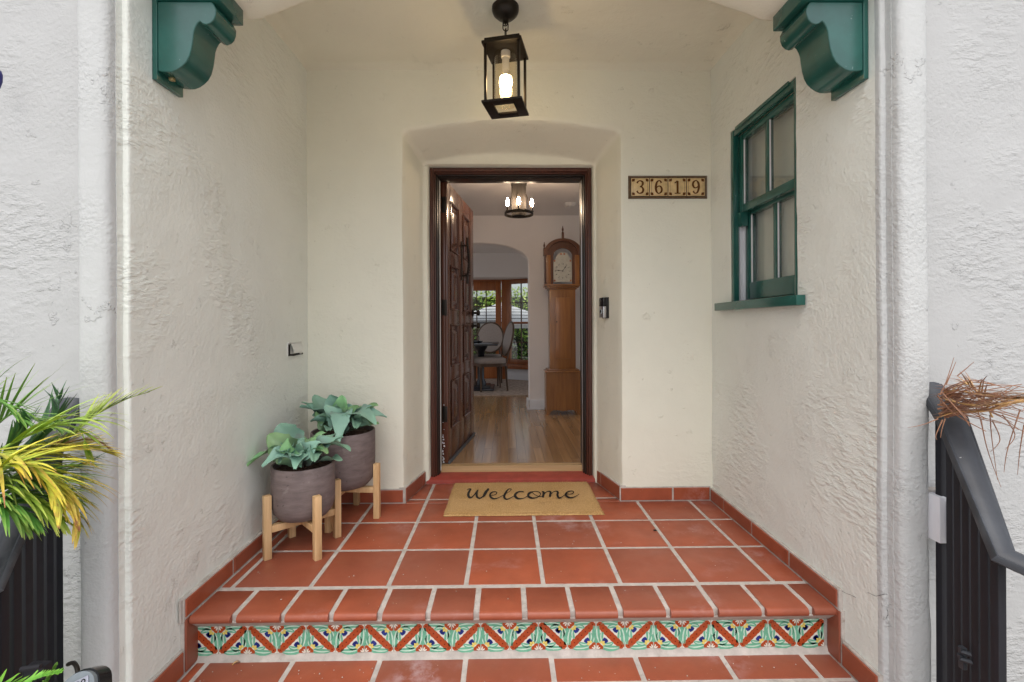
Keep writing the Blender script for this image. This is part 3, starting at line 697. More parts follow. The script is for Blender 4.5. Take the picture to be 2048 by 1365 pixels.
mb.build('rail', M['door'], dr, smooth=40)
for c0, c1 in cols:
    for r0, r1 in rows:
        mb = MB(); e = .012
        a = [(c0, .002, r0), (c1, .002, r0), (c1, .002, r1), (c0, .002, r1)]
        def ins(d, y): return [(c0 + d, y, r0 + d), (c1 - d, y, r0 + d), (c1 - d, y, r1 - d), (c0 + d, y, r1 - d)]
        rr = [[Vector(v) for v in q] for q in (ins(-.002, -.004), ins(.006, -.006), ins(.012, .002), ins(.014, .015), ins(.034, .016), ins(.062, .001), ins(.070, -.002))]
        mb.add(*loft(rr, closed=True)); n = len(mb.v); mb.f.append([n - 4, n - 3, n - 2, n - 1]); mb.m.append(0)
        mb.f = [f[::-1] for f in mb.f]; mb.build('panel', M['door_v'], dr, smooth=25)
mb = MB(); mb.box((0, -.012, -.018), (DW, .0, .012), .003); mb.build('door_sweep', simple('grey sweep', (.10, .11, .12), .5, .3), dr, smooth=30)
mb = MB(); mb.box((.02, -.004, -.022), (DW, .04, -.004)); mb.build('sweep_brush', M['dark'], dr)
# iron grip, lock rosettes
g = MB(); g.box((.415, -.006, 1.30), (.455, -.0005, 1.60), .003)
for z in (1.335, 1.57): g.tube([(.435, -.004, z), (.435, -.045, z)], .008, 8); g.lathe([(.0, .0), (.016, 0), (.016, .006), (0, .008)], 12, (.435, -.045, z - .004))
h = g.build('grip_plate', M['iron'], dr, smooth=40)
g = MB(); g.tube(spline([(.435, -.045, 1.27), (.435, -.048, 1.34), (.435, -.060, 1.45), (.435, -.048, 1.56), (.435, -.045, 1.63)], 6), .009, 8)
for k in range(10): g.lathe([(.010, 0), (.0125, .006), (.010, .012)], 8, (.435, -.054 - .004 * math.sin(k / 9 * pi), 1.35 + k * .02))
g.build('grip', M['iron'], h, smooth=50)
for z, r in ((1.055, .030), (.945, .026)):
    g = MB(); g.lathe([(r, 0), (r, .006), (r * .7, .010), (.011, .012), (.011, .035), (.024, .042), (.026, .055), (.018, .064), (0, .066)], 18)
    g.xf(Matrix.Translation((.845, 0, z)) @ Matrix.Rotation(pi / 2, 4, 'X')); g.build('knob', M['iron'], dr, smooth=50)
# hinges sit between door edge and jamb
for z in (1.78, 1.07, .335):
    mb = MB(); mb.box((-.002, .004, z - .055 - .0), (.0002 + .0, .040, z + .055), .0005); mb.tube([(-.006, .052, z - .057), (-.006, .052, z + .057)], .007, 8)
    mb.build('hinge', M['iron'], dr, smooth=40)
mb = MB()
for k in range(26):
    u, v = random.uniform(.006, .018), random.expovariate(9) * 1.0
    if v < .4: r = random.uniform(.002, .006); mb.add([(-.0005, .045 - u - r, v - r), (-.0005, .045 - u + r, v - r * .6), (-.0005, .045 - u + r * .7, v + r * 1.6), (-.0005, .045 - u - r * .8, v + r)], [(0, 1, 2, 3)])
tag(mb.build('chipped_paint', M['white_trim'], dr), kind='stuff')

# ---- doormat with brushed lettering
mat_ = empty('doormat', (0, 0, 0), label='coir doormat with Welcome in black script at the front door', cat='doormat')
mb = MB(); X = [-.343 + .871 * i / 70 for i in range(71)]; Y = [2.565 + .522 * i / 44 for i in range(45)]
def mz(i, j):
    e = min(i, 70 - i, j, 44 - j); return .002 if e == 0 else (.0135 if e == 1 else .0155 + .0012 * random.random())
rs = [[Vector((X[i] + (random.uniform(-.0025, .0025) if i in (0, 70) else 0), Y[j] + (random.uniform(-.0025, .0025) if j in (0, 44) else 0), mz(i, j))) for i in range(71)] for j in range(45)]
mb.add(*loft(rs)); mb.build('coir_pile', M['coir'], mat_, smooth=60)
mb = MB()
for _ in range(6500):
    s_ = random.random(); x = random.uniform(-.342, .527); y = random.uniform(2.566, 3.086)
    if s_ < .25: y = 2.566 + random.random() ** 2 * .01
    a = random.uniform(0, 2 * pi); l = random.uniform(.002, .006); p = Vector((x, y, .015)); d = Vector((math.cos(a) * .6, math.sin(a) * .6, 1)) * l; w = Vector((-math.sin(a), math.cos(a), 0)) * .0007
    mb.add([p - w, p + w, p + d], [(0, 1, 2)])
tag(mb.build('coir_fibre', M['coir'], mat_), kind='stuff')
def mt(px, py):      # crop pixel (x5.39 from 860,930) -> mat surface
    p = atz(860 + px / 5.39, 930 + py / 5.39, .0178); return p
strokes = [
 [(398, 275, 5), (415, 262, 10), (440, 262, 14), (425, 285, 22), (412, 320, 27), (425, 350, 26), (450, 350, 16), (480, 320, 12), (505, 285, 12), (520, 270, 10)],
 [(520, 268, 8), (505, 300, 22), (505, 340, 24), (530, 362, 16), (560, 350, 12), (590, 315, 14), (612, 285, 22), (628, 266, 26), (640, 266, 8)],
 [(560, 352, 8), (580, 335, 24), (600, 300, 30), (622, 270, 20)],
 [(650, 335, 6), (700, 325, 7), (722, 305, 9), (705, 292, 8), (670, 298, 12), (648, 322, 20), (655, 350, 22), (690, 368, 16), (735, 358, 7), (790, 330, 6), (850, 295, 6), (876, 270, 8), (865, 262, 9), (842, 268, 12), (815, 305, 22), (800, 345, 24), (820, 372, 16), (850, 368, 9), (900, 340, 7), (925, 320, 8)],
 [(1010, 296, 14), (985, 290, 10), (945, 298, 16), (918, 325, 26), (925, 352, 26), (960, 368, 16), (1010, 362, 8), (1050, 340, 6), (1085, 310, 7), (1105, 295, 8)],
 [(1120, 292, 8), (1080, 300, 14), (1058, 325, 22), (1070, 350, 22), (1110, 362, 14), (1160, 352, 8), (1190, 325, 9), (1180, 300, 9), (1140, 290, 8), (1105, 298, 8), (1130, 325, 7), (1175, 345, 6), (1215, 342, 6)],
 [(1205, 295, 10), (1225, 300, 20), (1222, 330, 24), (1215, 355, 22)], [(1218, 340, 7), (1245, 305, 8), (1280, 290, 10), (1300, 300, 20), (1296, 330, 24), (1292, 350, 20)],
 [(1295, 335, 7), (1325, 302, 8), (1355, 290, 10), (1378, 300, 20), (1374, 335, 24), (1392, 362, 18), (1425, 350, 8), (1470, 320, 7), (1500, 322, 6), (1535, 315, 8), (1548, 298, 9), (1530, 288, 8), (1490, 294, 12), (1465, 320, 22), (1475, 345, 22), (1515, 360, 14), (1560, 350, 8), (1610, 320, 4)]]
mb = MB()
for k, st in enumerate(strokes):
    o0 = len(mb.v); ribbon(mb, spline(st, 6), mt)
    for i in range(o0, len(mb.v)): mb.v[i].z += .0004 * k
mb.build('lettering', M['charcoal'], mat_)

# ---- ceiling lantern
LC = Vector((.004, 2.252, 0)); la = empty('hanging_lantern', (LC.x, LC.y, 2.05), math.radians(-13), label='dark bronze lantern with a lit bulb hanging from the porch ceiling', cat='lantern')
mb = MB(); mb.lathe([(.0, -.035), (.014, -.034), (.018, -.020), (.040, -.012), (.058, .006), (.064, .022), (.064, .040), (.0, .042)][::1], 32, (0, 0, .445)); mb.build('canopy', M['iron'], la, smooth=40)
def link(z, rot, h=.045, w=.013, r=.0026):
    pts = [(w * math.cos(a) * 1.0, 0, (h / 2 - w) * (1 if math.sin(a) > 0 else -1) + w * math.sin(a)) for a in [2 * pi * k / 16 + .01 for k in range(16)]]
    mb = MB(); mb.tube(pts, r, 6, True); mb.xf(Matrix.Translation((0, 0, z)) @ Matrix.Rotation(rot, 4, 'Z')); mb.build('chain_link', M['iron'], la, smooth=60)
link(.392, .5); link(.358, 2.0); link(.326, .6, .04)
mb = MB(); mb.tube([(0, 0, .415), (0, 0, .40)], .004, 6); mb.tube([(.011 * math.cos(a), 0, .405 + .011 * math.sin(a)) for a in [2 * pi * k / 12 for k in range(12)]], .0025, 6, True); mb.build('hook', M['iron'], la, smooth=50)
mb = MB(); mb.box((-.083, -.083, .291), (.083, .083, .300), .002); mb.box((-.093, -.093, .272), (.093, .093, .284), .002); mb.box((-.060, -.060, .300), (.060, .060, .304), .001); mb.prism([(-.09, .284), (.09, .284), (.078, .291), (-.078, .291)], 1, -.085, .085); mb.tube([(0, 0, .300), (0, 0, .315)], .010, 10); mb.build('roof_plate', M['iron'], la, smooth=40)
mb = MB()
for s_ in (-1, 1): mb.box((s_ * .047 if s_ > 0 else -.094, -.094, 0), (.094 if s_ > 0 else -.047, .094, .010), .0015); mb.box((-.047, s_ * .047 if s_ > 0 else -.094, .0002), (.047, .094 if s_ > 0 else -.047, .0098), .0005)
mb.build('base_plate', M['iron'], la, smooth=40)
for sx in (-1, 1):
    for sy in (-1, 1): mb = MB(); mb.box((sx * .078 - .006, sy * .078 - .006, .010), (sx * .078 + .006, sy * .078 + .006, .272), .001); mb.build('post', M['iron'], la, smooth=40)
mb = MB(); mb.lathe([(.054, .022), (.054, .262)], 32, caps=False); mb.lathe([(.051, .022), (.051, .262)], 32, caps=False); mb.build('glass_cylinder', M['glass_lamp'], la, smooth=60)
mb = MB(); mb.box((-.047, -.047, .003), (.047, .047, .006)); mb.build('base_glass', M['glass_lamp'], la)
mb = MB(); mb.lathe([(.022, .272), (.022, .245), (.017, .240), (.017, .185)], 20); mb.build('socket', M['plastic_white'], la, smooth=40)
mb = MB(); mb.lathe([(.0135, .190), (.015, .176), (.019, .163), (.026, .152)], 24, caps=False); mb.build('bulb_neck', M['plastic_white'], la, smooth=80)
mb = MB(); mb.lathe([(.026, .152), (.0295, .138), (.0305, .124), (.0265, .104), (.015, .093), (0, .090)], 24, caps=False); mb.build('bulb', M['bulb'], la, smooth=80)

# ---- green scrolled corbels
def corbel(side, yf, yb, dz, label):
    x0 = XL if side < 0 else XR; r = empty('wooden_corbel', (x0, yf, 1.835 + dz), label=label, cat='corbel', group='green wooden corbels under the entry arch')
    off = [(.0165, .030), (.024, .028), (.040, .026), (.061, .0266), (.078, .033), (.094, .044), (.108, .058), (.119, .078), (.126, .104), (.130, .130), (.133, .155), (.138, .171), (.146, .186), (.153, .192)]
    off += [(.162, .184), (.174, .181), (.188, .186), (.199, .197), (.205, .213), (.206, .232), (.200, .246), (.192, .256), (.0165, .256)]
    off = off + [] ; p = [(-side * a, b) for a, b in off]
    d = yb - yf
    mb = MB(); mb.prism(p, 1, .003, d - .004); b = mb.build('scroll_block', M['green'], r, smooth=35)
    bv = b.modifiers.new('b', 'BEVEL'); bv.width = .0025; bv.segments = 2; bv.limit_method = 'ANGLE'; bv.angle_limit = math.radians(50)
    mb = MB(); x = sorted((0, -side * .0165)); mb.box((x[0] - .012 * (side > 0) * 0, 0, 0), (x[1], d, .33), .002); mb.build('back_plate', M['green'], r, smooth=40)
    x = sorted((-side * .017, -side * .225)); mb = MB(); mb.box((x[0], -.006, .257), (x[1], d + .006, .325), .003); mb.build('top_block', M['green'], r, smooth=40)
    if side < 0:
        mb = MB(); mb.box((.030, d * .25, .014), (.046, d * .25 + .014, .026), .003); mb.build('latch', simple('old brass', (.35, .27, .13), .4, .8), r, smooth=40)
corbel(-1, 1.566, 1.692, 0.0, 'dark green scrolled corbel at the top of the left porch wall')
corbel(1, 1.562, 1.722, .004, 'dark green scrolled corbel at the top of the right porch wall')

# ---- window in the right wall (local: x outward into the room, y along the wall)
wi = empty('sash_window', (XR, 0, 0), label='green double hung window with four panes in the right wall', cat='window')
y0, y1, z0, z1 = WIN
def wb(name, a, b, mat='green', bev=.002, par=wi): mb = MB(); mb.box(a, b, bev); return mb.build(name, M[mat], par, smooth=40)
wb('casing', (.002, y1 - .030, z0 + .002), (.030, y1 - .001, z1 - .002)); wb('casing', (.002, y0 + .001, z0 + .002), (.030, y0 + .022, z1 - .002)); wb('casing_head', (.004, y0 + .023, z1 - .034), (.030, y1 - .031, z1 - .002))
wb('drip_cap', (-.004, y0 + .05, z1 - .012), (.028, y1 - .06, z1 + .004))
wb('jamb_liner', (.031, y1 - .012, z0 + .002), (.150, y1 - .001, z1 - .036), 'white_trim'); wb('jamb_liner', (.031, y0 + .001, z0 + .002), (.150, y0 + .012, z1 - .036), 'white_trim')
for a in (.040, .062, .090): wb('track', (a, y1 - .024, z0 + .003), (a + .006, y1 - .0125, 1.62), 'white_trim', .001)
wb('parting_bead', (.0305, y1 - .024, 1.66), (.0335, y1 - .0125, z1 - .04), 'white_trim', .0005)
def sash(x, za, zb, rt, rb, name):
    r = wb(name, (x, y1 - .064, za), (x + .034, y1 - .0255, zb)); wb(name + '_stile', (x, y0 + .013, za), (x + .034, y0 + .060, zb), par=r)
    ya, yb = y0 + .0605, y1 - .0645
    wb('top_rail', (x + .0004, ya, zb - rt), (x + .0336, yb, zb), par=r); wb('bottom_rail', (x + .0004, ya, za), (x + .0336, yb, za + rb), par=r)
    ym = (ya + yb) / 2; wb('muntin', (x + .004, ym - .014, za + rb + .0003), (x + .030, ym + .014, zb - rt - .0003), par=r)
    for a, b in ((ya, ym - .0145), (ym + .0145, yb)):
        mb = MB(); mb.box((x + .014, a, za + rb + .0005), (x + .018, b, zb - rt - .0005)); mb.build('pane', M['glass'], r)
        mb = MB(); mb.box((x + .0085, b - .006, za + rb + .001), (x + .0135, b - .0005, zb - rt - .001)); mb.build('putty', M['white_trim'], r)
    return r
us = sash(.031, 1.612, z1 - .036, .028, .040, 'upper_sash')
pr = [(.031, 1.612), (.060, 1.612), (.060, 1.545), (.048, 1.540), (.033, 1.543), (.026, 1.560), (.026, 1.585), (.020, 1.600), (.018, 1.6115)]
mb = MB(); mb.prism([(a, b) for a, b in pr][::-1], 1, y1 - .064, y1 - .026); mb.build('sash_horn', M['green'], us, smooth=50)
sash(.068, z0 + .020, 1.640, .040, .085, 'lower_sash')
mb = MB(); mb.box((-.037, 1.900, 1.103), (-.0005, 2.655, 1.145), .0025); mb.box((-.001, y0 + .002, 1.120), (.14, y1 - .002, 1.1495), .002); mb.build('sill', M['green'], wi, smooth=40)
mb = MB(); mb.box((.112, y0 + .012, z0 + .01), (.116, y1 - .013, z1 - .04)); mb.build('blind', M['shade'], wi)

# ---- house number plaque
pl = empty('house_number_plaque', (.948, YB - .004, 1.830), label='tiled house number plaque reading 3619 on the back wall', cat='house number')
mb = MB(); w, h = .231, .0665
fr = lambda a, b, y: [Vector((-a, y, -b)), Vector((a, y, -b)), Vector((a, y, b)), Vector((-a, y, b))]
mb.add(*loft([fr(w, h, .004), fr(w, h, -.004), fr(w - .004, h - .004, -.009), fr(w - .009, h - .009, -.007), fr(w - .0125, h - .0125, -.003)], closed=True)); mb.f = [f for f in mb.f]
n = len(mb.v); mb.f.append([n - 4, n - 3, n - 2, n - 1]); mb.m.append(0)
mb.build('frame', simple('bronze glazed rim', (.13, .085, .05), .3, .2, var=.3, nscale=60), pl, smooth=25)
DG = {'3': [[(.22, .78, .20), (.28, .90, .12), (.48, .97, .09), (.70, .88, .17), (.74, .74, .20), (.62, .57, .12), (.46, .53, .08)], [(.46, .53, .08), (.66, .48, .13), (.78, .30, .21), (.70, .12, .17), (.46, .03, .09), (.26, .10, .13), (.20, .22, .20)]],
      '6': [[(.74, .80, .18), (.66, .93, .12), (.50, .97, .09), (.32, .84, .17), (.22, .52, .22), (.26, .22, .20), (.42, .04, .10), (.54, .03, .09), (.72, .14, .17), (.78, .32, .20), (.70, .50, .16), (.54, .57, .09), (.38, .52, .09), (.26, .38, .10)]],
      '1': [[(.24, .80, .08), (.40, .88, .09), (.50, .97, .12)], [(.52, .96, .20), (.52, .5, .20), (.52, .06, .20)], [(.24, .03, .08), (.80, .03, .08)]]}
DG['9'] = [[(1 - a, 1 - b, c) for a, b, c in DG['6'][0]]]
for k, ch in enumerate('3619'):
    cx = (k - 1.5) * .1085; t = empty('number_tile', (0, 0, 0)); 
    bpy.data.objects.remove(t)
    mb = MB(); mb.box((cx - .0515, -.0075, -.0515), (cx + .0515, -.0032, .0515), .0012); ti = mb.build('number_tile', simple('ochre number tile', (.66, .48, .24), .25, var=.15, nscale=30), pl, smooth=40)
    mb = MB()
    for st in DG[ch]: ribbon(mb, spline([(a, b, c) for a, b, c in st], 6) if len(st) > 2 else st, lambda u, v: Vector((cx + (u - .5) * .062, -.0079, (v - .5) * .078)))
    if ch == '3':
        pass
    mb.build('digit', M['g_brown'], ti)
    mb = MB()
    for sx in (-1, 1):
        mb.add([(cx + sx * .0425 - .0008, -.0077, -.040), (cx + sx * .0425 + .0008, -.0077, -.040), (cx + sx * .0425 + .0008, -.0077, .040), (cx + sx * .0425 - .0008, -.0077, .040)], [(0, 1, 2, 3)])
        for sz in (-1, 1):
            for a, b in ((.043, .043), (.036, .044), (.044, .036), (.037, .037)): mb.lathe([(.0042, 0)], 8) if 0 else mb.add([(cx + sx * a + .0055 * math.cos(q), -.0078 - .0001 * (a * 100 % 1), sz * b + .0055 * math.sin(q)) for q in [k2 * pi / 4 for k2 in range(8)]], [tuple(range(8))])
    for sz in (-1, 1): mb.add([(cx - .036, -.0077, sz * .0465 - .0006), (cx + .036, -.0077, sz * .0465 - .0006), (cx + .036, -.0077, sz * .0465 + .0006), (cx - .036, -.0077, sz * .0465 + .0006)], [(0, 1, 2, 3)])
    mb.build('corner_ornament', M['g_brown'], ti)

# ---- doorbell on the right splay of the niche
db = empty('doorbell', (.623, 2.955, 1.135), math.atan2(.32, -.0755) + 0 , label='black and silver video doorbell on the right side of the door niche', cat='doorbell')
db.rotation_euler = (0, 0, -math.radians(76.7))
# local +x runs toward the viewer along the wall, -y faces into the niche
mb = MB(); mb.box((-.031, -.012, -.066), (.031, .010, .064), .002); mb.build('mount', M['black_plastic'], db, smooth=40)
mb = MB(); mb.box((-.030, -.034, .008), (.030, -.0125, .063), .004); mb.build('camera_head', M['black_plastic'], db, smooth=40)
mb = MB(); mb.box((-.030, -.034, -.063), (.030, -.0125, .007), .004); f = mb.build('faceplate', M['steel'], db, smooth=40)
mb = MB(); mb.tube([(.013 * math.cos(a), -.0345, -.024 + .013 * math.sin(a)) for a in [2 * pi * k / 20 for k in range(20)]], .0022, 6, True); mb.build('button_ring', simple('pale ring', (.6, .7, .72), .3), f, smooth=60)
mb = MB(); mb.lathe([(.011, 0), (.011, .003), (0, .003)], 16); mb.xf(Matrix.Translation((0, -.034, -.024)) @ Matrix.Rotation(pi / 2, 4, 'X')); mb.build('button', M['black_plastic'], f)
mb = MB(); mb.lathe([(.009, 0), (.006, .0015), (0, .002)], 14); mb.xf(Matrix.Translation((0, -.034, .040)) @ Matrix.Rotation(pi / 2, 4, 'X')); mb.build('lens', M['glass'], db, smooth=60)

# ---- painted metal mail slot flap on the left wall
sl = empty('mail_slot', (XL + .002, 2.60, .905), label='small painted metal flap of a mail slot on the left wall', cat='mail slot')
mb = MB(); mb.box((-.004, -.086, -.038), (.0012, .086, .038), .001); mb.build('back_plate', M['white_metal'], sl)
mb = MB(); mb.box((.0014, -.080, -.034), (.0022, -.058, .024)); mb.box((.0014, -.0579, -.034), (.0022, .055, -.024)); mb.box((.0014, -.080, .0245), (.0022, .075, .0275)); mb.build('slot_gap_shade', M['dark'], sl)  # flat dark strips on the plate, shade of the gap painted in
mb = MB(); mb.add(*loft([[Vector((.002 + .018 * math.sin(min(1, t) * pi * .55) * (.6 + .4 * (y < .03)), y, .032 - .052 * t)) for t in [k / 8 for k in range(9)]] for y in (-.060, -.02, .02, .05, .075)]))
mb.add(*loft([[Vector((.0035 + .018 * math.sin(min(1, t) * pi * .55) * (.6 + .4 * (y < .03)), y, .033 - .052 * t)) for t in [k / 8 for k in range(9)]][::-1] for y in (-.060, -.02, .02, .05, .075)]))
mb.build('flap', M['white_metal'], sl, smooth=50)
mb = MB(); mb.box((.000, -.084, .034), (.010, .084, .038), .001); mb.build('hood', M['white_metal'], sl)
mb = MB(); mb.tube([(.010, -.078, -.030), (.018, -.055, -.033), (.014, .02, -.030), (.016, .06, -.030), (.006, .084, -.026)], .0022, 6); mb.build('bent_wire', M['dark'], sl, smooth=60)

# ---- plant stands and pots
def stand(loc, rz, R, hleg, zbar, label):
    r = empty('plant_stand', loc, rz, label=label, cat='plant stand', group='pale wooden plant stands')
    lw = .0155
    for k in range(4):
        mb = MB(); mb.box((R - lw, -lw, 0), (R + lw, lw, hleg), .003); mb.xf(Matrix.Rotation(k * pi / 2, 4, 'Z')); mb.build('leg', M['pine'], r, smooth=40)
    for k in range(2):
        d = .001 * k; mb = MB()
        if k == 0: mb.box((-R + lw + .0005, -.014, zbar - .030), (R - lw - .0005, .014, zbar), .002)
        else:
            for s_ in (-1, 1): a, b = sorted((s_ * .0145, s_ * (R - lw - .0005))); mb.box((a, -.0139, zbar - .0303), (b, .0139, zbar - .0004), .002)
        mb.xf(Matrix.Rotation(k * pi / 2, 4, 'Z')); mb.build('crossbar', M['pine'], r, smooth=40)
P1 = Vector((-.945, 2.225, 0)); P2 = Vector((-.878, 2.572, 0))
stand(P1, math.radians(-47), .158, .280, .145, 'wooden stand under the lower front planter')
stand(P2, math.radians(-4), .182, .292, .168, 'wooden stand under the taller planter by the back wall')
def leaf(mb, base, tip, w, arch=.03, roll=0., cup=.25, wave=.006, droop=0., seed=0, pt=.75):
    base, tip = Vector(base), Vector(tip); d = tip - base; L = d.length; dn = d.normalized()
    up = (Vector((0, 0, 1)) - dn * dn.z) if dn.z < .62 else (Vector((0, -1, .25)) - dn * dn.dot(Vector((0, -1, .25))))
    if up.length < .05: up = Vector((0, -1, 0)) - dn * dn.y
    up.normalize(); up = Matrix.Rotation(roll, 3, dn) @ up; sd = dn.cross(up); rnd = random.Random(seed); ph = rnd.uniform(0, 6)
    NU, NV = 22, 9; vs = []; ts = []
    for i in range(NU + 1):
        t = i / NU; c = base + d * t + up * (arch * math.sin(pi * t)) + up * (-droop * max(0, t - .6) ** 2 * 6)
        wd = 1.45 * w * (math.sin(pi * min(1, t ** 1.15 * .93 + .05)) ** pt) * (.16 + .84 * min(1, t * 2.2)) * .5 * (1 + .07 * math.sin(t * 31 + ph) + .04 * math.sin(t * 57 + ph))
        for j in range(NV):
            s_ = j / (NV - 1) * 2 - 1
            p = c + sd * (wd * s_) + up * (cup * wd * s_ * s_ + wave * abs(s_) ** 3 * math.sin(t * 13 + ph + (1.7 if s_ > 0 else 0)) * min(1, t * 2) - .004 * (1 - abs(s_)) ** 2)
            vs.append(p); ts.append(t)
    fs = [(i * NV + j, i * NV + j + 1, (i + 1) * NV + j + 1, (i + 1) * NV + j) for i in range(NU) for j in range(NV - 1)]
    mb.add(vs, fs, ts)
def potted(loc, r, zb, zt, label, leaves, mats, scale=1):
    o = empty('potted_succulent', loc, label=label, cat='potted plant', group='succulents in grey cement pots')
    mb = MB(); h = zt - zb; t = .010
    mb.lathe([(0, zb), (r * .55, zb), (r * .78, zb + .012), (r * .93, zb + .040), (r * .995, zb + .08), (r, zb + h * .6), (r * 1.0, zt - .004), (r - .003, zt), (r - t, zt - .002), (r - t, zt - .035), (0, zt - .034)], 48, caps=False)
    p = mb.build('pot', M['pot'], o, smooth=50)
    mb = MB(); NR = 10
    rs = [[Vector((math.cos(a) * (r - t - .001) * q / NR, math.sin(a) * (r - t - .001) * q / NR, zt - .026 + random.uniform(-.005, .006))) for a in [2 * pi * k / 36 for k in range(36)]] for q in range(1, NR + 1)]
    mb.add(*loft(rs, closed=True)); n = 36; mb.f.append(list(range(36))[::-1]); mb.m.append(0); mb.f = [f[::-1] for f in mb.f]; mb.build('soil', M['soil'], p)
    for k, (b, tp, w, ar, ro, cu, dr_, mi) in enumerate(leaves):
        mb = MB(); leaf(mb, b, tp, w, ar, ro, cu, .011, dr_, k * 7 + 3); mb.build('leaf', M[mats[mi]], o, smooth=80)
def lv(c, zt, tips):
    out = []
    for (px, py, y, w, ar, ro, cu, dr_, mi) in tips:
        t = at(px, py, y) - c; a = math.atan2(t.y, t.x); out.append(((math.cos(a) * .014, math.sin(a) * .014, zt - .02 + random.uniform(0, .03)), tuple(t), w, ar, ro, cu, dr_, mi))
    return out
L1 = lv(P1, .394, [(490, 937, 2.13, .085, .075, .2, .25, 0, 1), (524, 932, 2.06, .062, .06, -.3, .3, 0, 0), (558, 848, 2.30, .100, -.01, .1, .15, .0, 0), (538, 870, 2.16, .085, .02, .3, .3, .02, 1), (572, 884, 2.12, .075, .03, -.2, .3, .02, 1),
    (606, 872, 2.36, .07, .01, .3, .2, 0, 1), (650, 865, 2.33, .065, .02, -.6, .3, 0, 1), (672, 868, 2.27, .055, .02, -.7, .2, 0, 0), (700, 898, 2.18, .075, .055, -.2, .25, .01, 0), (686, 874, 2.22, .055, .03, .5, .2, 0, 0), (656, 906, 2.10, .05, .04, .1, .3, 0, 1),
    (592, 928, 2.05, .075, .055, 0, .3, .02, 0), (602, 934, 2.07, .055, .06, .4, .3, 0, 0), (558, 925, 2.09, .05, .05, .3, .3, 0, 0), (628, 922, 2.06, .05, .05, -.5, .3, 0, 0), (575, 905, 2.10, .05, .05, .8, .3, 0, 0), (640, 885, 2.12, .06, .04, -.4, .3, 0, 0), (620, 895, 2.13, .05, .02, .4, .4, 0, 0)])
L2 = lv(P2, .47, [(597, 817, 2.52, .075, .045, .1, .3, -.01, 0), (603, 806, 2.60, .06, .03, -.2, .3, -.01, 0), (622, 840, 2.46, .062, .02, .6, .3, 0, 0), (627, 791, 2.60, .07, -.005, .5, .2, 0, 0), (661, 790, 2.56, .080, -.01, .2, .2, 0, 0), (683, 791, 2.55, .066, .0, -.2, .2, 0, 1),
    (756, 810, 2.60, .085, .03, .2, .2, 0, 1), (772, 832, 2.55, .078, .055, .25, .25, .01, 0), (750, 842, 2.46, .095, .075, .1, .2, .02, 0), (716, 812, 2.50, .072, .02, -.7, .35, 0, 1), (700, 808, 2.66, .06, .0, .3, .2, 0, 0), (678, 868, 2.36, .075, .105, 0, .2, .05, 0),
    (632, 824, 2.50, .06, .02, -.5, .3, 0, 1), (650, 812, 2.48, .066, .05, .5, .3, 0, 0), (712, 856, 2.42, .055, .06, -.5, .3, 0, 0), (668, 858, 2.45, .05, .05, .3, .3, 0, 0), (740, 852, 2.52, .06, .06, .6, .3, 0, 0), (645, 848, 2.45, .06, .05, .9, .3, 0, 0), (692, 830, 2.44, .05, .03, -.2, .4, 0, 0), (724, 838, 2.50, .06, .05, -.3, .4, 0, 0)])
def rosette(c, n, zt, L, seed):
    rnd = random.Random(seed); out = []
    for k in range(n):
        az = k * 2.399 + rnd.uniform(-.2, .2); f = k / n; el = math.radians(12 + 62 * f + rnd.uniform(-8, 8)); l = L * (1.05 - .45 * f) * rnd.uniform(.85, 1.1)
        d = Vector((math.cos(az) * math.cos(el), math.sin(az) * math.cos(el), math.sin(el)))
        if c.x + d.x * l < XL + .03: d.x = (XL + .03 - c.x) / l
        out.append(((math.cos(az) * .012, math.sin(az) * .012, zt - .015 + .03 * f), tuple(Vector((0, 0, zt + .0)) + d * l), rnd.uniform(.045, .062), rnd.uniform(.01, .035), rnd.uniform(-.5, .5), rnd.uniform(.15, .4), 0, 1 if rnd.random() < .35 else 0))
    return out
L1 += rosette(P1, 17, .394, .19, 4); L2 += rosette(P2, 19, .470, .21, 9)
potted(P1, .138, .146, .394, 'broad leaved succulent in the lower cement pot in front', L1, ['kale', 'kale_green'])
potted(P2, .165, .169, .470, 'broad leaved succulent in the taller cement pot near the corner', L2, ['kale', 'kale_green'])

# ================================================================ INSIDE THE HOUSE
# ---- hall chandelier
ch = empty('hall_chandelier', (.112, 4.0, 1.965), label='small iron ring chandelier with three lit candle bulbs in the hall', cat='chandelier')
mb = MB(); mb.lathe([(.060, -.02), (.062, .02), (.062, .235), (.066, .240), (.066, .309)], 24); mb.build('wooden_core', M['conc_dark'], ch, smooth=40)
mb = MB()
for k in range(4): mb.tube([(.069 * math.cos(a), .069 * math.sin(a), .262 + k * .0075) for a in [2 * pi * q / 24 for q in range(24)]], .0042, 6, True)
mb.build('rope_band', M['rope'], ch, smooth=60)
mb = MB(); R = .118
rr = []
for q in range(36): a = 2 * pi * q / 36; rr.append([Vector((math.cos(a) * (R + x), math.sin(a) * (R + x), z)) for x, z in ((-.003, -.011), (.003, -.011), (.003, .011), (-.003, .011))])
rr.append(rr[0]); mb.add(*loft(rr, closed=True)); mb.build('ring', M['iron'], ch, smooth=40)
for k in range(4):
    a = math.radians(-15 + 90 * k); mb = MB(); mb.tube([(R * math.cos(a), R * math.sin(a), .0), (.035 * math.cos(a), .035 * math.sin(a), .235)], .0038, 6); mb.build('rod', M['iron'], ch, smooth=60)
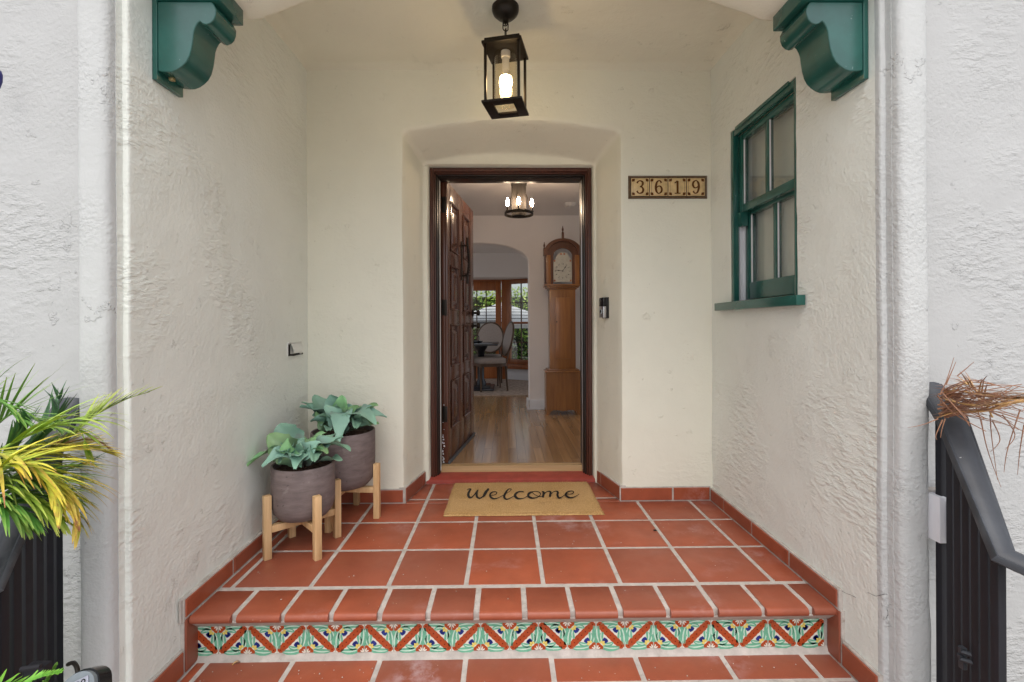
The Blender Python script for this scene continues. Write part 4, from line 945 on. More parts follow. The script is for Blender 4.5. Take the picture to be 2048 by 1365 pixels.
for k, a in enumerate((-22, 95, 215, 268)):
    a = math.radians(a); x, y = R * math.cos(a) * (.98 if k != 3 else .9), R * math.sin(a) * (.98 if k != 3 else .9)
    if k == 1: continue
    mb = MB(); mb.lathe([(.0, .004), (.014, .008), (.016, .013), (.008, .016), (.008, .05), (0, .05)], 12, (x, y, 0)); sc = mb.build('candle_socket', M['iron'], ch, smooth=40)
    mb = MB(); mb.lathe([(.005, .050), (.011, .062), (.014, .076), (.012, .092), (.006, .108), (.0015, .118), (0, .119)], 14, (x, y, 0), caps=False); mb.build('candle_bulb', M['candle'], sc, smooth=80)
# ---- smoke detector
sm = at(1140, 408, 4.85); mb = MB(); mb.lathe([(.040, -.042), (.052, -.036), (.056, -.020), (.060, -.018), (.062, 0)], 28); mb.lathe([(.012, -.046), (.012, -.042)], 12)
o = mb.build('smoke_detector', M['plastic_white'], smooth=40, loc=(sm.x, 4.85, 2.273)); tag(o, 'round white smoke detector on the hall ceiling', 'smoke detector')
# ---- grandfather clock
ck = empty('grandfather_clock', (.605, 5.15, ZF), label='tall honey coloured grandfather clock with arched painted dial in the hall', cat='clock')
def cb(name, a, b, mat='clockwood', bev=.003, par=ck): mb = MB(); mb.box(a, b, bev); return mb.build(name, M[mat], par, smooth=40)
# base with bracket feet
ft = [(-.183, 0), (-.150, 0), (-.135, .035), (-.105, .052), (-.06, .052), (0, .040), (.06, .052), (.105, .052), (.135, .035), (.150, 0), (.183, 0), (.183, .455), (-.183, .455)]
mb = MB(); mb.prism([(x, z) for x, z in ft], 1, -.10, -.082); cbase = mb.build('base_panel', M['clockwood'], ck, smooth=30)
cb('base_case', (-.183, -.0815, .055), (.183, .12, .455)); cb('base_moulding', (-.193, -.112, .452), (.193, .12, .468), bev=.006); cb('base_moulding', (-.172, -.095, .4685), (.172, .12, .485), bev=.006)
for sx in (-1, 1):
    for yy in (-.075, .10): a, b = sorted((sx * .150, sx * .183)); cb('foot', (a, yy, 0), (b, yy + .02, .056), bev=.002)
cb('trunk', (-.137, -.078, .486), (.137, .115, 1.335)); d = cb('trunk_door', (-.080, -.0885, .60), (.080, -.0785, 1.250), bev=.004)
mb = MB(); mb.lathe([(0, 0), (.007, .001), (.007, .004), (0, .005)], 10); mb.xf(Matrix.Translation((-.066, -.0885, .99)) @ Matrix.Rotation(pi / 2, 4, 'X')); mb.build('keyhole', M['iron'], d)
for i, (w, z0_, z1_) in enumerate(((.150, 1.336, 1.352), (.172, 1.3525, 1.372), (.197, 1.3725, 1.390))): cb('hood_moulding', (-w, -.085 - i * .015, z0_), (w, .12, z1_), bev=.006)
# hood: arched front with opening
HZ0, HZS, HR = 1.391, 1.745, .178
def archp(r, zs, zb, n=24): return [(-r, zb)] + [(r * math.cos(pi - pi * k / n), zs + r * .80 * math.sin(pi * k / n)) for k in range(n + 1)] + [(r, zb)]
def hoodring(ro, ri, y0_, y1_, name, mat, zb=HZ0, zs=HZS, zsi=None, zbi=None):
    o_ = archp(ro, zs, zb); i_ = archp(ri, zsi or zs, zbi or zb); rs = []
    for a, b in zip(o_, i_): rs.append([Vector((a[0], y0_, a[1])), Vector((b[0], y0_, b[1])), Vector((b[0], y1_, b[1])), Vector((a[0], y1_, a[1]))])
    mb = MB().add(*loft(rs, closed=True)); mb.build(name, M[mat], ck, smooth=40)
hoodring(.178, .100, -.100, -.080, 'hood_front', 'clockdark', zs=1.705, zsi=1.690)
hoodring(.205, .165, -.128, -.1005, 'hood_arch_moulding', 'clockdark', zb=1.70, zs=1.71)
hoodring(.185, .174, -.0795, .12, 'hood_shell', 'clockdark', zs=1.705)
for sx in (-1, 1):
    a, b = sorted((sx * .128, sx * .178)); cb('hood_side_panel', (a, -.1025, HZ0), (b, -.0805, 1.70), bev=.003)
    mb = MB(); X_ = sx * .187
    mb.lathe([(.013, 0), (.013, .015), (.008, .020), (.0095, .04), (.0095, .27), (.008, .285), (.013, .29), (.013, .305)], 12, (X_, -.118, HZ0 + .001)); mb.build('hood_column', M['clockdark'], ck, smooth=40)
for X_, z in ((-.197, 1.705), (.197, 1.705), (0, 1.875)):
    mb = MB(); mb.box((X_ - .012, -.125, z - .02), (X_ + .012, -.100, z + .055), .002); mb.lathe([(.010, .055), (.013, .06), (.006, .07), (.010, .085), (.011, .095), (.005, .115), (.003, .13), (0, .132)], 12, (X_, -.1125, z), caps=False); mb.build('finial', M['clockdark'], ck, smooth=50)
# dial
dl = [(-.098, 1.415), (.098, 1.415), (.098, 1.645), (.088, 1.655), (.074, 1.660)] + [(.074 * math.cos(a), 1.662 + .070 * math.sin(a)) for a in [pi * k / 20 for k in range(1, 20)]] + [(-.074, 1.660), (-.088, 1.655), (-.098, 1.645)]
mb = MB(); mb.prism(dl, 1, -.086, -.0805); dial = mb.build('dial', simple('aged white dial', (.58, .57, .50), .5, var=.12, nscale=25), ck)
ZC = 1.532
cv = bpy.data.curves.new('n', 'FONT')
mb = MB()
for hh in range(1, 13):
    cv.body = str(hh); cv.size = .026; cv.align_x = 'CENTER'; cv.align_y = 'CENTER'
    to = bpy.data.objects.new('tmp', cv); C.objects.link(to); bpy.context.view_layer.update()
    me = bpy.data.meshes.new_from_object(to.evaluated_get(bpy.context.evaluated_depsgraph_get())); a = -hh * pi / 6
    R_ = Matrix.Rotation(a, 3, 'Z'); vs = []
    for v in me.vertices: q = R_ @ (v.co + Vector((0, .074, 0))); vs.append((q.x, -.0866, ZC + q.y))
    mb = MB(); mb.add(vs, [list(p.vertices) for p in me.polygons]); mb.build('numeral', M['charcoal'], dial); bpy.data.objects.remove(to); bpy.data.meshes.remove(me)
bpy.data.curves.remove(cv)
mb = MB()
def hand(ang, L, w):
    a = math.radians(ang); f = lambda u, v: Vector((u * math.cos(a) + v * math.sin(a), -.0885, ZC - u * math.sin(a) * -1 * -1 + v * math.cos(a)))
    ribbon(mb, [(0, -.012, w), (0, L * .4, w), (0, L * .5, w * 2.6), (0, L * .62, w * 2.6), (0, L * .7, w), (0, L, w * .4)], f)
hand(-84, .078, .004); hand(36, .084, .0035)
mb.lathe([(.006, 0), (.006, .002)], 12, (0, 0, 0)); n = 24
for i in range(len(mb.v) - 24, len(mb.v)): v = mb.v[i]; mb.v[i] = Vector((v.x, -.0885 - v.z, ZC + v.y))
mb.build('clock_hands', M['charcoal'], dial)
mb = MB()
for X_, z, c in ((-.016, 1.712, 0), (.018, 1.712, 0), (-.086, 1.430, 0), (.086, 1.430, 0), (-.086, 1.640, 0), (.084, 1.640, 0)):
    mb = MB()
    for q in range(5): a = q * 1.26; mb.add([(X_ + .006 * math.cos(a) + .0055 * math.cos(b), -.0867 - q * .0001, z + .006 * math.sin(a) + .0055 * math.sin(b)) for b in [k * pi / 4 for k in range(8)]], [tuple(range(8))])
    mb.build('painted_flower', M['flower'], dial)
mb = MB(); mb.add([Vector((-.098, -.090, 1.415)), Vector((.098, -.090, 1.415)), Vector((.098, -.090, 1.66)), Vector((-.098, -.090, 1.66))], [(0, 1, 2, 3)])
# ---- dining chairs
def chair(loc, rz, label):
    r = empty('dining_chair', loc, rz, label=label, cat='chair', group='oval backed dining chairs')
    # local: faces -y ; back at +y
    mb = MB(); w = .235
    def ring(s_, z): return [Vector((math.copysign(abs(math.cos(a)) ** .6, math.cos(a)) * w * s_ * (1 + .04 * math.sin(-a)), math.copysign(abs(math.sin(a)) ** .6, math.sin(a)) * w * s_ * .95, z)) for a in [2 * pi * k / 28 for k in range(28)]]
    mb.add(*loft([ring(.97, .400), ring(1, .405), ring(1, .440), ring(.96, .462), ring(.80, .478), ring(.4, .487), ring(.02, .489)], closed=True)); mb.build('seat_cushion', M['cloth'], r, smooth=60)
    mb = MB(); mb.add(*loft([ring(.95, .355), ring(1.0, .355), ring(1.0, .3995), ring(.95, .3995), ring(.95, .355)], closed=True)); mb.build('seat_rail', M['chairwood'], r, smooth=40)
    for sx, sy in ((-1, -1), (1, -1), (-1, 1), (1, 1)):
        x, y = sx * .195, sy * .185; mb = MB(); k = .02 if sy > 0 else 0
        mb.tube([(x, y, .356), (x, y, .33), (x, y, .30), (x + 0, y + k * .5, .15), (x, y + k, .03), (x, y + k, 0)], [.022, .022, .018, .015, .012, .014], 10); mb.build('leg', M['chairwood'], r, smooth=50)
    tl = math.radians(12); T = lambda x, z: Vector((x, .215 + (z - .46) * math.tan(tl), z)); cz, a_, b_ = .745, .215, .245
    mb = MB(); mb.tube([T(a_ * math.cos(t), cz + b_ * math.sin(t)) for t in [2 * pi * k / 36 for k in range(36)]], .016, 8, True)
    for sx in (-1, 1): mb.tube([(sx * .17, .195, .40), T(sx * .165, .50), T(sx * .150, cz - b_ * .72)], .014, 8)
    mb.build('back_frame', M['chairwood'], r, smooth=60)
    for off, sg in ((-.022, -1), (.012, 1)):
        mb = MB(); rs = []
        for q, bul in ((1, 0), (.85, .008), (.5, .014), (.03, .016)):
            rs.append([T(q * (a_ - .008) * math.cos(t), cz + q * (b_ - .008) * math.sin(t)) + Vector((0, off * .5 + sg * bul, 0)) for t in [2 * pi * k / 30 for k in range(30)]])
        mb.add(*loft(rs, closed=True)); mb.build('back_pad', M['cloth'], r, smooth=60)
RZ = ZF + .012
chair((-.235, 6.98, RZ), math.radians(-74), 'dining chair turned sideways nearest the arch with its linen oval back by the window')
chair((-.30, 7.62, RZ), math.radians(-8), 'dining chair behind the table with its oval back against the glass door')
# ---- table
tb = empty('dining_table', (-1.0, 7.15, RZ), label='black pedestal dining table seen past the open door', cat='table')
mb = MB(); mb.box((-.95, -.42, .655), (.88, .42, .685), .006); mb.build('table_top', M['tabletop'], tb, smooth=40)
for X_ in (-.62, .62):
    mb = MB(); mb.lathe([(.075, .05), (.075, .10), (.05, .14), (.045, .45), (.06, .56), (.10, .62), (.10, .654)], 16, (X_, 0, 0)); mb.build('pedestal', M['tabletop'], tb, smooth=40)
    mb = MB(); mb.box((X_ - .20, -.30, .0), (X_ + .20, .30, .03), .012); mb.box((X_ - .14, -.22, .03), (X_ + .14, .22, .055), .01); mb.build('foot_plate', M['tabletop'], tb, smooth=40)
v0 = at(953, 687, 7.1)
mb = MB(); mb.tube(spline([(v0.x - .05, 7.1, .775), (v0.x - .03, 7.1, .86), (v0.x, 7.1, .89), (v0.x + .035, 7.1, .86), (v0.x + .03, 7.1, .775)], 6), .006, 6); mb.lathe([(.07, .771), (.09, .79), (.10, .80), (.095, .80)], 20, (v0.x, 7.1, 0)); tag(mb.build('wire_basket', M['tabletop'], smooth=40), 'dark basket with a wire handle standing on the dining table', 'basket')
# ---- french doors, bay windows
def lite(o, x0, x1, z0_, z1_, nxx, zz, mat='winwood'):
    # mullions and panes in local xz, y thickness
    ys = (-.008, .008)
    edges = [x0 + (x1 - x0) * k / nxx for k in range(nxx + 1)]; zz = [z0_] + zz + [z1_]
    for x in edges[1:-1]: mb = MB(); mb.box((x - .009, ys[0], z0_), (x + .009, ys[1], z1_)); mb.build('muntin', M['chairwood'], o)
    for z in zz[1:-1]: mb = MB(); mb.box((x0, ys[0] + .001, z - .009), (x1, ys[1] - .001, z + .009)); mb.build('muntin', M['chairwood'], o)
    for a, b in zip(edges, edges[1:]):
        for c_, d_ in zip(zz, zz[1:]): mb = MB(); mb.box((a + .0092, -.003, c_ + .0092), (b - .0092, .002, d_ - .0092)); mb.build('pane', M['glass'], o)
for i, X_ in enumerate((-.085, -.965)):
    o = empty('french_door', (X_, 8.42, ZF), label=('fir framed glass garden door beside the dining chairs', 'second fir framed glass garden door hidden behind the front door')[i], cat='glass door')
    mb = MB(); mb.box((-.10, -.025, .02), (0, .025, 1.74), .003); mb.box((-.86, -.025, .02), (-.76, .025, 1.74), .003); mb.build('stile', M['winwood'], o, smooth=40)
    mb = MB(); mb.box((-.7595, -.0245, .02), (-.1005, .0245, .30), .003); mb.box((-.7595, -.0245, 1.570), (-.1005, .0245, 1.74), .003); mb.build('rail', M['winwood'], o, smooth=40)
    lite(o, -.76, -.10, .30, 1.570, 4, [.52, .775, 1.035, 1.295])
fr_ = empty('bay_window_frame', (0, 8.42, ZF), label='fir posts and head boards round the dining room bay', cat='window frame')
for a, b in (((-.08, -.05, 0), (.01, .05, 1.82)), ((-1.92, -.05, 0), (-1.83, .05, 1.82)), ((-1.829, -.055, 1.742), (-.081, .055, 1.82))): mb = MB(); mb.box(a, b, .004); mb.build('post', M['winwood'], fr_, smooth=40)
def baywin(loc, rz, label):
    o = empty('bay_window', loc, rz, label=label, cat='window')
    Wd = .78
    mb = MB(); mb.box((0, -.04, .28), (.07, .04, 1.80), .003); mb.box((Wd - .07, -.04, .28), (Wd, .04, 1.80), .003); mb.build('jamb', M['winwood'], o, smooth=40)
    mb = MB(); mb.box((.0705, -.035, .28), (Wd - .0705, .035, .36), .003); mb.box((.0705, -.035, 1.68), (Wd - .0705, .035, 1.80), .003); mb.box((.0705, -.045, .98), (Wd - .0705, .03, 1.02), .003); mb.build('rail', M['winwood'], o, smooth=40)
    mb = MB(); mb.box((-.02, -.09, .20), (Wd + .02, .04, .2795), .004); mb.build('sill', M['winwood'], o, smooth=40)
    lite(o, .07, Wd - .07, 1.02, 1.68, 3, [1.35]); lite(o, .07, Wd - .07, .36, .98, 3, [.66])
    mb = MB(); mb.box((.0, -.03, 0), (Wd, .04, .195)); mb.box((.0, -.045, 0), (Wd, -.031, .10), .003); mb.build('wall_below', M['base_white'], o)
    return o
baywin((.02, 8.41, ZF), math.radians(-30), 'fir sash window at the right of the dining room bay')
baywin((-2.60, 8.02, ZF), math.radians(30), 'fir sash window at the left of the dining room bay')
# ---- back garden
mb = MB(); rnd = random.Random(3)
for k in range(15000):
    x = rnd.uniform(-4.2, 3.6); z = rnd.uniform(-.4, 2.2); y = 12.0 + rnd.uniform(-.18, .12) + .18 * noise.noise(Vector((x * 2, z * 2, 0)))
    if z > 1.96 + .20 * noise.noise(Vector((x * 1.6, 3, 0))): continue
    l = rnd.uniform(.035, .06); d = Vector((rnd.gauss(0, 1), rnd.gauss(-.6, .6), rnd.gauss(.1, 1))).normalized(); s_ = d.cross(Vector((rnd.gauss(0, 1), rnd.gauss(0, 1), rnd.gauss(0, 1)))).normalized()
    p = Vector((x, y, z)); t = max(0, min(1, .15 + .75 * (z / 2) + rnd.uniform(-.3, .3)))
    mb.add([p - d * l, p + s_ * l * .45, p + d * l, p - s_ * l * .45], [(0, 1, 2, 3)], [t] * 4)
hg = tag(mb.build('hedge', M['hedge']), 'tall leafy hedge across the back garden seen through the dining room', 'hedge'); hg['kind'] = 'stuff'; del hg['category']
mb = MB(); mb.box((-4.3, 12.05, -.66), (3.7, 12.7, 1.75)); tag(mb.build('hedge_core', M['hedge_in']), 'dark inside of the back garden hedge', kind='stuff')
um = empty('patio_umbrella', (-.10, 10.6, -.6), label='black and white striped patio umbrella in the back garden', cat='umbrella')
apex, rim, RR = 2.14, 1.70, 1.28; mb = MB(); nb = 13
for s_ in range(8):
    a0, a1 = 2 * pi * s_ / 8 + .2, 2 * pi * (s_ + 1) / 8 + .2
    mb = MB()
    for k in range(nb):
        mb.mi = 0 if k % 2 == 0 else 1
        t0, t1 = (k / nb), ((k + 1) / nb)
        if k % 2: t1 = t0 + .42 / nb
        else: t0 = max(0, t0 - .58 / nb)
        P = lambda a, t: Vector((RR * t * math.cos(a), RR * t * math.sin(a), apex + (rim - apex) * (t * .85 + .15 * t * t)))
        mb.add([P(a0, t0), P(a1, t0), P(a1, t1), P(a0, t1)], [(0, 1, 2, 3)])
    e0, e1 = P(a0, 1), P(a1, 1); mb.mi = 1; mb.add([e0, e1, e1 - Vector((0, 0, .03)), e0 - Vector((0, 0, .03))], [(0, 1, 2, 3)]); mb.mi = 0; mb.add([e0 - Vector((0, 0, .03)), e1 - Vector((0, 0, .03)), e1 - Vector((0, 0, .13)), e0 - Vector((0, 0, .13))], [(0, 1, 2, 3)])
    mb.build('canopy_panel', [M['umb_white'], M['umb_black']], um)
mb = MB(); mb.tube([(0, 0, 0), (0, 0, 2.12)], .02, 8); mb.lathe([(.22, 0), (.22, .06), (.04, .09)], 16); mb.build('pole', M['black_metal'], um, smooth=40)
wc = empty('garden_chair', (.42, 10.0, -.62), math.radians(200), label='white wire garden chair outside the bay window', cat='chair')
mb = MB()
for k in range(9): x = -.22 + .055 * k; mb.tube(spline([(x, -.24, .42), (x, .20, .40), (x * 1.05, .26, .62), (x * 1.1, .34, .86 - 2 * x * x)], 5), .009, 6)
mb.build('wire_seat', M['umb_white'], wc, smooth=60)
for sx in (-1, 1): mb = MB(); mb.tube(spline([(sx * .24, -.24, 0), (sx * .25, -.26, .3), (sx * .25, -.2, .56), (sx * .26, .1, .62), (sx * .26, .26, .55), (sx * .25, .34, 0)], 5), .013, 6); mb.build('side_frame', M['umb_white'], wc, smooth=60)
mb = MB(); mb.box((-4, 8.6, -.2), (3, 11.6, -.05)); tag(mb.build('patio', M['concrete']), 'paved patio behind the house', kind='structure')

# ================================================================ RAILS, PLANTS AND FITTINGS AT THE FRONT
def railing(pts, w, label, bars, side, end_cap=True):
    r = empty('handrail', (0, 0, 0), label=label, cat='handrail', group='black metal handrails at the porch steps')
    P = [Vector(p) for p in pts]; rs = []
    for i, p in enumerate(P):
        d = (P[min(i + 1, len(P) - 1)] - P[max(i - 1, 0)]).normalized(); sd = d.cross(Vector((0, 0, 1))).normalized(); up = sd.cross(d)
        q = [(-.5, -.010), (-.5, .002), (-.46, .008), (-.40, .007), (-.34, .011), (-.12, .016), (.12, .016), (.34, .011), (.40, .007), (.46, .008), (.5, .002), (.5, -.010), (.36, -.018), (-.36, -.018)]
        k = 1. if 0 < i < len(P) - 1 else .93
        rs.append([p + sd * (a * w * k) + up * b for a, b in q])
    mb = MB().add(*loft(rs, closed=True)); n = 14; mb.f += [list(range(n)), [len(mb.v) - n + k for k in range(n)][::-1]]; mb.m += [0, 0]; mb.build('top_rail', M['rail'], r, smooth=38)
    # bars under the rail
    def railz(y):
        for a, b in zip(P, P[1:]):
            if (a.y - y) * (b.y - y) <= 0: t = (y - a.y) / ((b.y - a.y) or 1); return a.lerp(b, t)
        return None
    for y, s_ in bars:
        p = railz(y)
        if p is None: continue
        mb = MB(); mb.box((p.x - s_ / 2, p.y - s_ / 2, -.75), (p.x + s_ / 2, p.y + s_ / 2, p.z - .012), .0018); mb.build('baluster', M['black_metal'], r, smooth=40)
    return r
railing([(-1.352, 1.495, .80), (-1.335, 1.43, .735), (-1.24, 1.155, .410), (-1.50, .86, .27)], .080, 'worn dark handrail on the left, half covered by palm fronds',
        [(1.425 - .046 * k, .0205) for k in range(7)] + [(1.06, .024), (.97, .024), (.88, .024)], -1)
railing([(1.345, 1.50, .83), (1.325, 1.40, .745), (1.21, 1.145, .462), (1.50, .86, .33)], .078, 'worn dark handrail on the right with dried fronds over its top',
        [(1.445 - .046 * k, .0205) for k in range(7)] + [(1.07, .026), (.97, .026), (.87, .026)], 1)
# junction box on the outer wall
jb = empty('utility_box', (1.345, 1.50, .435), label='small white and grey utility box on the wall behind the right handrail', cat='utility box')
mb = MB(); mb.box((-.035, -.075, -.075), (-.012, .0, .065), .003); mb.build('white_side', M['white_trim'], jb, smooth=40)
mb = MB(); mb.prism([(-.0115, -.065), (-.0115, .055), (.09, .055), (.09, -.11), (.04, -.10)][::-1], 1, -.085, .0); mb.build('grey_cover', M['conduit_grey'], jb, smooth=30)
mb = MB(); mb.box((-.04, -.03, .0655), (.09, .0, .072), .002); mb.build('caulk_line', M['grout'], jb)
p = at(1905, 1232, 1.40); mb = MB(); mb.tube([(p.x, 1.40, p.z + .055), (p.x, 1.40, p.z - .055)], .008, 8); tag(mb.build('gate_pin', M['black_metal'], smooth=40), 'short black vertical pin beside the right handrail bars', 'hinge pin')
lt = empty('gate_latch', (0, 0, 0), label='small black double latch bracket on the right handrail bars', cat='latch')
for k, (pa, pb) in enumerate((((1922, 1303), (1948, 1312)), ((1920, 1318), (1946, 1326)))):
    a, b = at(*pa, 1.29), at(*pb, 1.27); mb = MB(); mb.tube([a + Vector((0, 0, .012)), a, b], .007, 6); mb.build('latch_bar', M['rail'], lt, smooth=40)
a = at(1922, 1312, 1.30); mb = MB(); mb.box((a.x - .008, 1.285, a.z - .03), (a.x + .004, 1.30, a.z + .03), .002); mb.build('latch_plate', M['rail'], lt)
# lockbox hanging on the left bars
lb = empty('key_lockbox', tuple(at(172, 1384, 1.10)), label='grey combination key lockbox hanging on the left handrail', cat='lockbox')
lb.rotation_euler = (math.radians(-30), math.radians(-24), math.radians(6))
mb = MB()
pr = [(-.042, -.09), (.042, -.09), (.045, .0)] + [(.045 * math.cos(a), .012 + .034 * math.sin(a)) for a in [pi * k / 12 for k in range(13)]] + [(-.045, 0)]
mb.prism(pr, 1, -.016, .018); b_ = mb.build('body', M['black_plastic'], lb, smooth=35)
pr2 = [(a * .93, c * .93 - .001) for a, c in pr]; mb = MB(); mb.prism(pr2, 1, -.026, -.0165); fp = mb.build('face', M['lock_grey'], lb, smooth=35)
mb = MB(); mb.box((-.030, -.0285, .000), (.030, -.0262, .026), .002); mb.build('dial_window', M['conduit_grey'], fp)
mb = MB()
for k in range(4):
    x = -.0195 + .013 * k
    for w_, z_ in ((.0042, .0185), (.0042, .0095)): mb.tube([(x + w_ * math.cos(t), -.0290, z_ - .001 + w_ * 1.0 * math.sin(t)) for t in [2 * pi * q / 14 for q in range(14)]], .0012, 5, True)
mb.build('dial_digits', M['charcoal'], fp, smooth=60)
mb = MB(); mb.tube(spline([(-.018, 0, .035), (-.024, .004, .058), (-.040, .012, .075), (-.062, .022, .080)], 6), .0048, 8); mb.build('shackle', M['iron'], lb, smooth=60)
a = at(92, 1335, 1.18); mb = MB(); mb.box((a.x - .035, 1.16, a.z - .016), (a.x + .012, 1.185, a.z + .014), .004); mb.tube([(a.x - .035, 1.155, a.z + .014), (a.x + .012, 1.155, a.z + .020)], .006, 6); tag(mb.build('rail_bracket', M['black_metal'], smooth=40), 'black bracket joining the left handrail bars beside the lockbox', 'bracket')
# blue thing at the left edge
p = at(-3, 160, 1.45); mb = MB(); mb.lathe([(.0, .03), (.006, .028), (.010, .015), (.009, -.005), (.004, -.025), (0, -.03)], 12, caps=False)
tag(mb.build('wall_ornament', M['blue'], loc=tuple(p), smooth=60), 'dark blue pointed ornament cut off by the left edge of view', 'ornament')

# ---- fronds
def frond(par, P, n, L0, wid, mat, seed, spread=1.0, droop=.5, name='frond', up=(0, 0, 1), taper=True, jit=.2, ang=38, r=.0032, lr=(1, 1)):
    if mat in ('palm', 'palm_lime', 'palm_dark', 'palm_yellow'): n = int(n * .95); L0 *= 1.25; wid *= 1.15
    rnd = random.Random(seed); P = [Vector(p) for p in P]; Q = [Vector(v) for v in spline([tuple(p) for p in P], 10)]
    mb = MB(); mb.tube(Q, [r * (1 - .75 * i / (len(Q) - 1)) for i in range(len(Q))], 5); mb.t = [.1] * len(mb.v)
    U = Vector(up); cum = [0]
    for a, b in zip(Q, Q[1:]): cum.append(cum[-1] + (b - a).length)
    for k in range(n):
        s_ = (.06 + .94 * (k + .5) / n) * cum[-1]; i = max(j for j in range(len(cum)) if cum[j] <= s_ or j == 0); i = min(i, len(Q) - 2)
        t = (s_ - cum[i]) / max(1e-6, cum[i + 1] - cum[i]); c = Q[i].lerp(Q[i + 1], t); d = (Q[i + 1] - Q[i]).normalized()
        sd = d.cross(U).normalized(); u2 = sd.cross(d)
        for sg in (-1, 1):
            if rnd.random() < .04: continue
            f = s_ / cum[-1]; L = L0 * (1 - .55 * f ** 2.2 if taper else 1) * (.65 + .5 * math.sin(pi * min(1, f + .25))) * rnd.uniform(.8, 1.1) * lr[0 if sg < 0 else 1]
            an = math.radians(ang * (1.15 - .5 * f) + rnd.uniform(-9, 9)) ; v = (d * math.cos(an) + sd * sg * math.sin(an) * spread + u2 * rnd.uniform(.05, .35)).normalized()
            pts = []; pos = c.copy(); S_ = 7; g = droop * rnd.uniform(.6, 1.4)
            side = v.cross(Vector((0, 0, 1)) if abs(v.z) < .9 else U).normalized(); side = (side + Vector((rnd.uniform(-jit, jit), rnd.uniform(-jit, jit), rnd.uniform(-jit, jit)))).normalized()
            vs = []; ts = []
            for q in range(S_ + 1):
                tt = q / S_; w_ = wid * (min(1, tt * 5 + .35)) * (1 - tt ** 2.2) * .5 + .0004
                vs += [pos - side * w_, pos + (v.cross(side)) * w_ * .25, pos + side * w_]; ts += [tt] * 3
                v = (v + Vector((0, 0, -1)) * g / S_ * (.4 + tt)).normalized(); pos = pos + v * (L / S_)
            mb.add(vs, [(3 * q + a, 3 * q + a + 1, 3 * q + a + 4, 3 * q + a + 3) for q in range(S_) for a in (0, 1)], ts)
    return mb.build(name, M[mat], par, smooth=80)
A = at
pm = empty('palm_plant', tuple(A(-60, 1150, 1.12)), label='palm with green and yellowing fronds spilling over the left handrail', cat='palm')
mb_ = None
def fr(px, *a, **k):
    P = [A(*p) for p in px]; o = frond(None, P, *a, **k); o.parent = pm; o.matrix_parent_inverse = Matrix.Translation(-pm.location); return o
fr([(-60, 960, 1.12), (20, 935, 1.14), (120, 890, 1.18), (180, 838, 1.24), (250, 800, 1.30), (300, 784, 1.34)], 20, .12, .0065, 'palm_lime', 1, spread=.35, droop=.10, ang=18)
fr([(-60, 900, 1.22), (20, 830, 1.24), (70, 838, 1.24), (130, 862, 1.22)], 22, .13, .0060, 'palm', 2, spread=.6, droop=.25)
fr([(20, 935, 1.26), (80, 880, 1.30), (112, 840, 1.33), (118, 800, 1.34), (120, 785, 1.34)], 16, .11, .0070, 'palm_dark', 3, spread=1.0, droop=.02, ang=34)
fr([(-80, 905, 1.08), (0, 908, 1.08), (70, 925, 1.09), (140, 985, 1.10), (160, 1050, 1.10)], 34, .155, .0085, 'palm_yellow', 4, spread=.9, droop=.85)
fr([(-60, 950, 1.14), (30, 925, 1.16), (110, 905, 1.20), (165, 895, 1.24), (215, 905, 1.27)], 30, .13, .0075, 'palm_yellow', 5, spread=.8, droop=.35)
fr([(-60, 960, 1.10), (10, 955, 1.10), (80, 965, 1.12), (150, 1000, 1.14)], 34, .15, .0070, 'palm', 6, spread=.9, droop=.7)
fr([(-70, 1000, 1.06), (0, 975, 1.06), (60, 990, 1.07), (120, 1040, 1.08)], 30, .14, .0075, 'palm_lime', 7, spread=.9, droop=.9)
fr([(-70, 1010, 1.16), (0, 940, 1.18), (40, 880, 1.2), (60, 840, 1.2)], 20, .12, .0080, 'palm_dark', 8, spread=.9, droop=.02)
fr([(-80, 1020, 1.04), (-20, 1000, 1.04), (30, 1010, 1.04), (70, 1040, 1.05)], 24, .13, .0085, 'palm', 9, spread=.9, droop=.8)
fr([(60, 930, 1.18), (110, 895, 1.2), (165, 880, 1.23), (200, 885, 1.26), (225, 905, 1.28)], 20, .06, .0050, 'palm_dry', 10, spread=.8, droop=.25)
fr([(0, 900, 1.13), (60, 870, 1.14), (120, 850, 1.15), (160, 862, 1.17), (175, 905, 1.18)], 14, .14, .0100, 'palm_lime', 11, spread=.5, droop=1.0)
fr([(-90, 990, 1.02), (-30, 950, 1.02), (40, 930, 1.03), (95, 960, 1.04), (120, 1020, 1.04)], 30, .13, .0085, 'palm_yellow', 13, spread=.9, droop=.8)
fr([(-90, 1060, 1.02), (-40, 1020, 1.02), (10, 1010, 1.02), (50, 1050, 1.03)], 26, .13, .0080, 'palm', 14, spread=.9, droop=.9)
fr([(-80, 960, 1.25), (0, 925, 1.26), (70, 895, 1.28), (150, 870, 1.3)], 26, .11, .0070, 'palm_lime', 15, spread=.8, droop=.3)
fr([(-90, 870, 1.18), (-40, 800, 1.18), (0, 805, 1.18), (60, 850, 1.18)], 18, .11, .0055, 'palm', 16, spread=.5, droop=.6)
fr([(-90, 940, 1.2), (-20, 930, 1.2), (60, 945, 1.22), (130, 940, 1.25), (180, 925, 1.28)], 30, .13, .0060, 'palm_dark', 12, spread=.9, droop=.4)
mb = MB(); q = A(-62, 1000, 1.12); mb.tube([(q.x, 1.12, -.66), (q.x - .01, 1.12, -.2), (q.x, 1.12, .5), (q.x, 1.12, .62)], [.05, .045, .035, .025], 10); o = mb.build('trunk', M['conc_dark'], smooth=50); o.parent = pm; o.matrix_parent_inverse = Matrix.Translation(-pm.location)
dp = empty('dried_palm_frond', tuple(A(2100, 800, 1.3)), label='bundle of dried brown palm fronds lying over the right handrail', cat='palm frond')
pm = dp
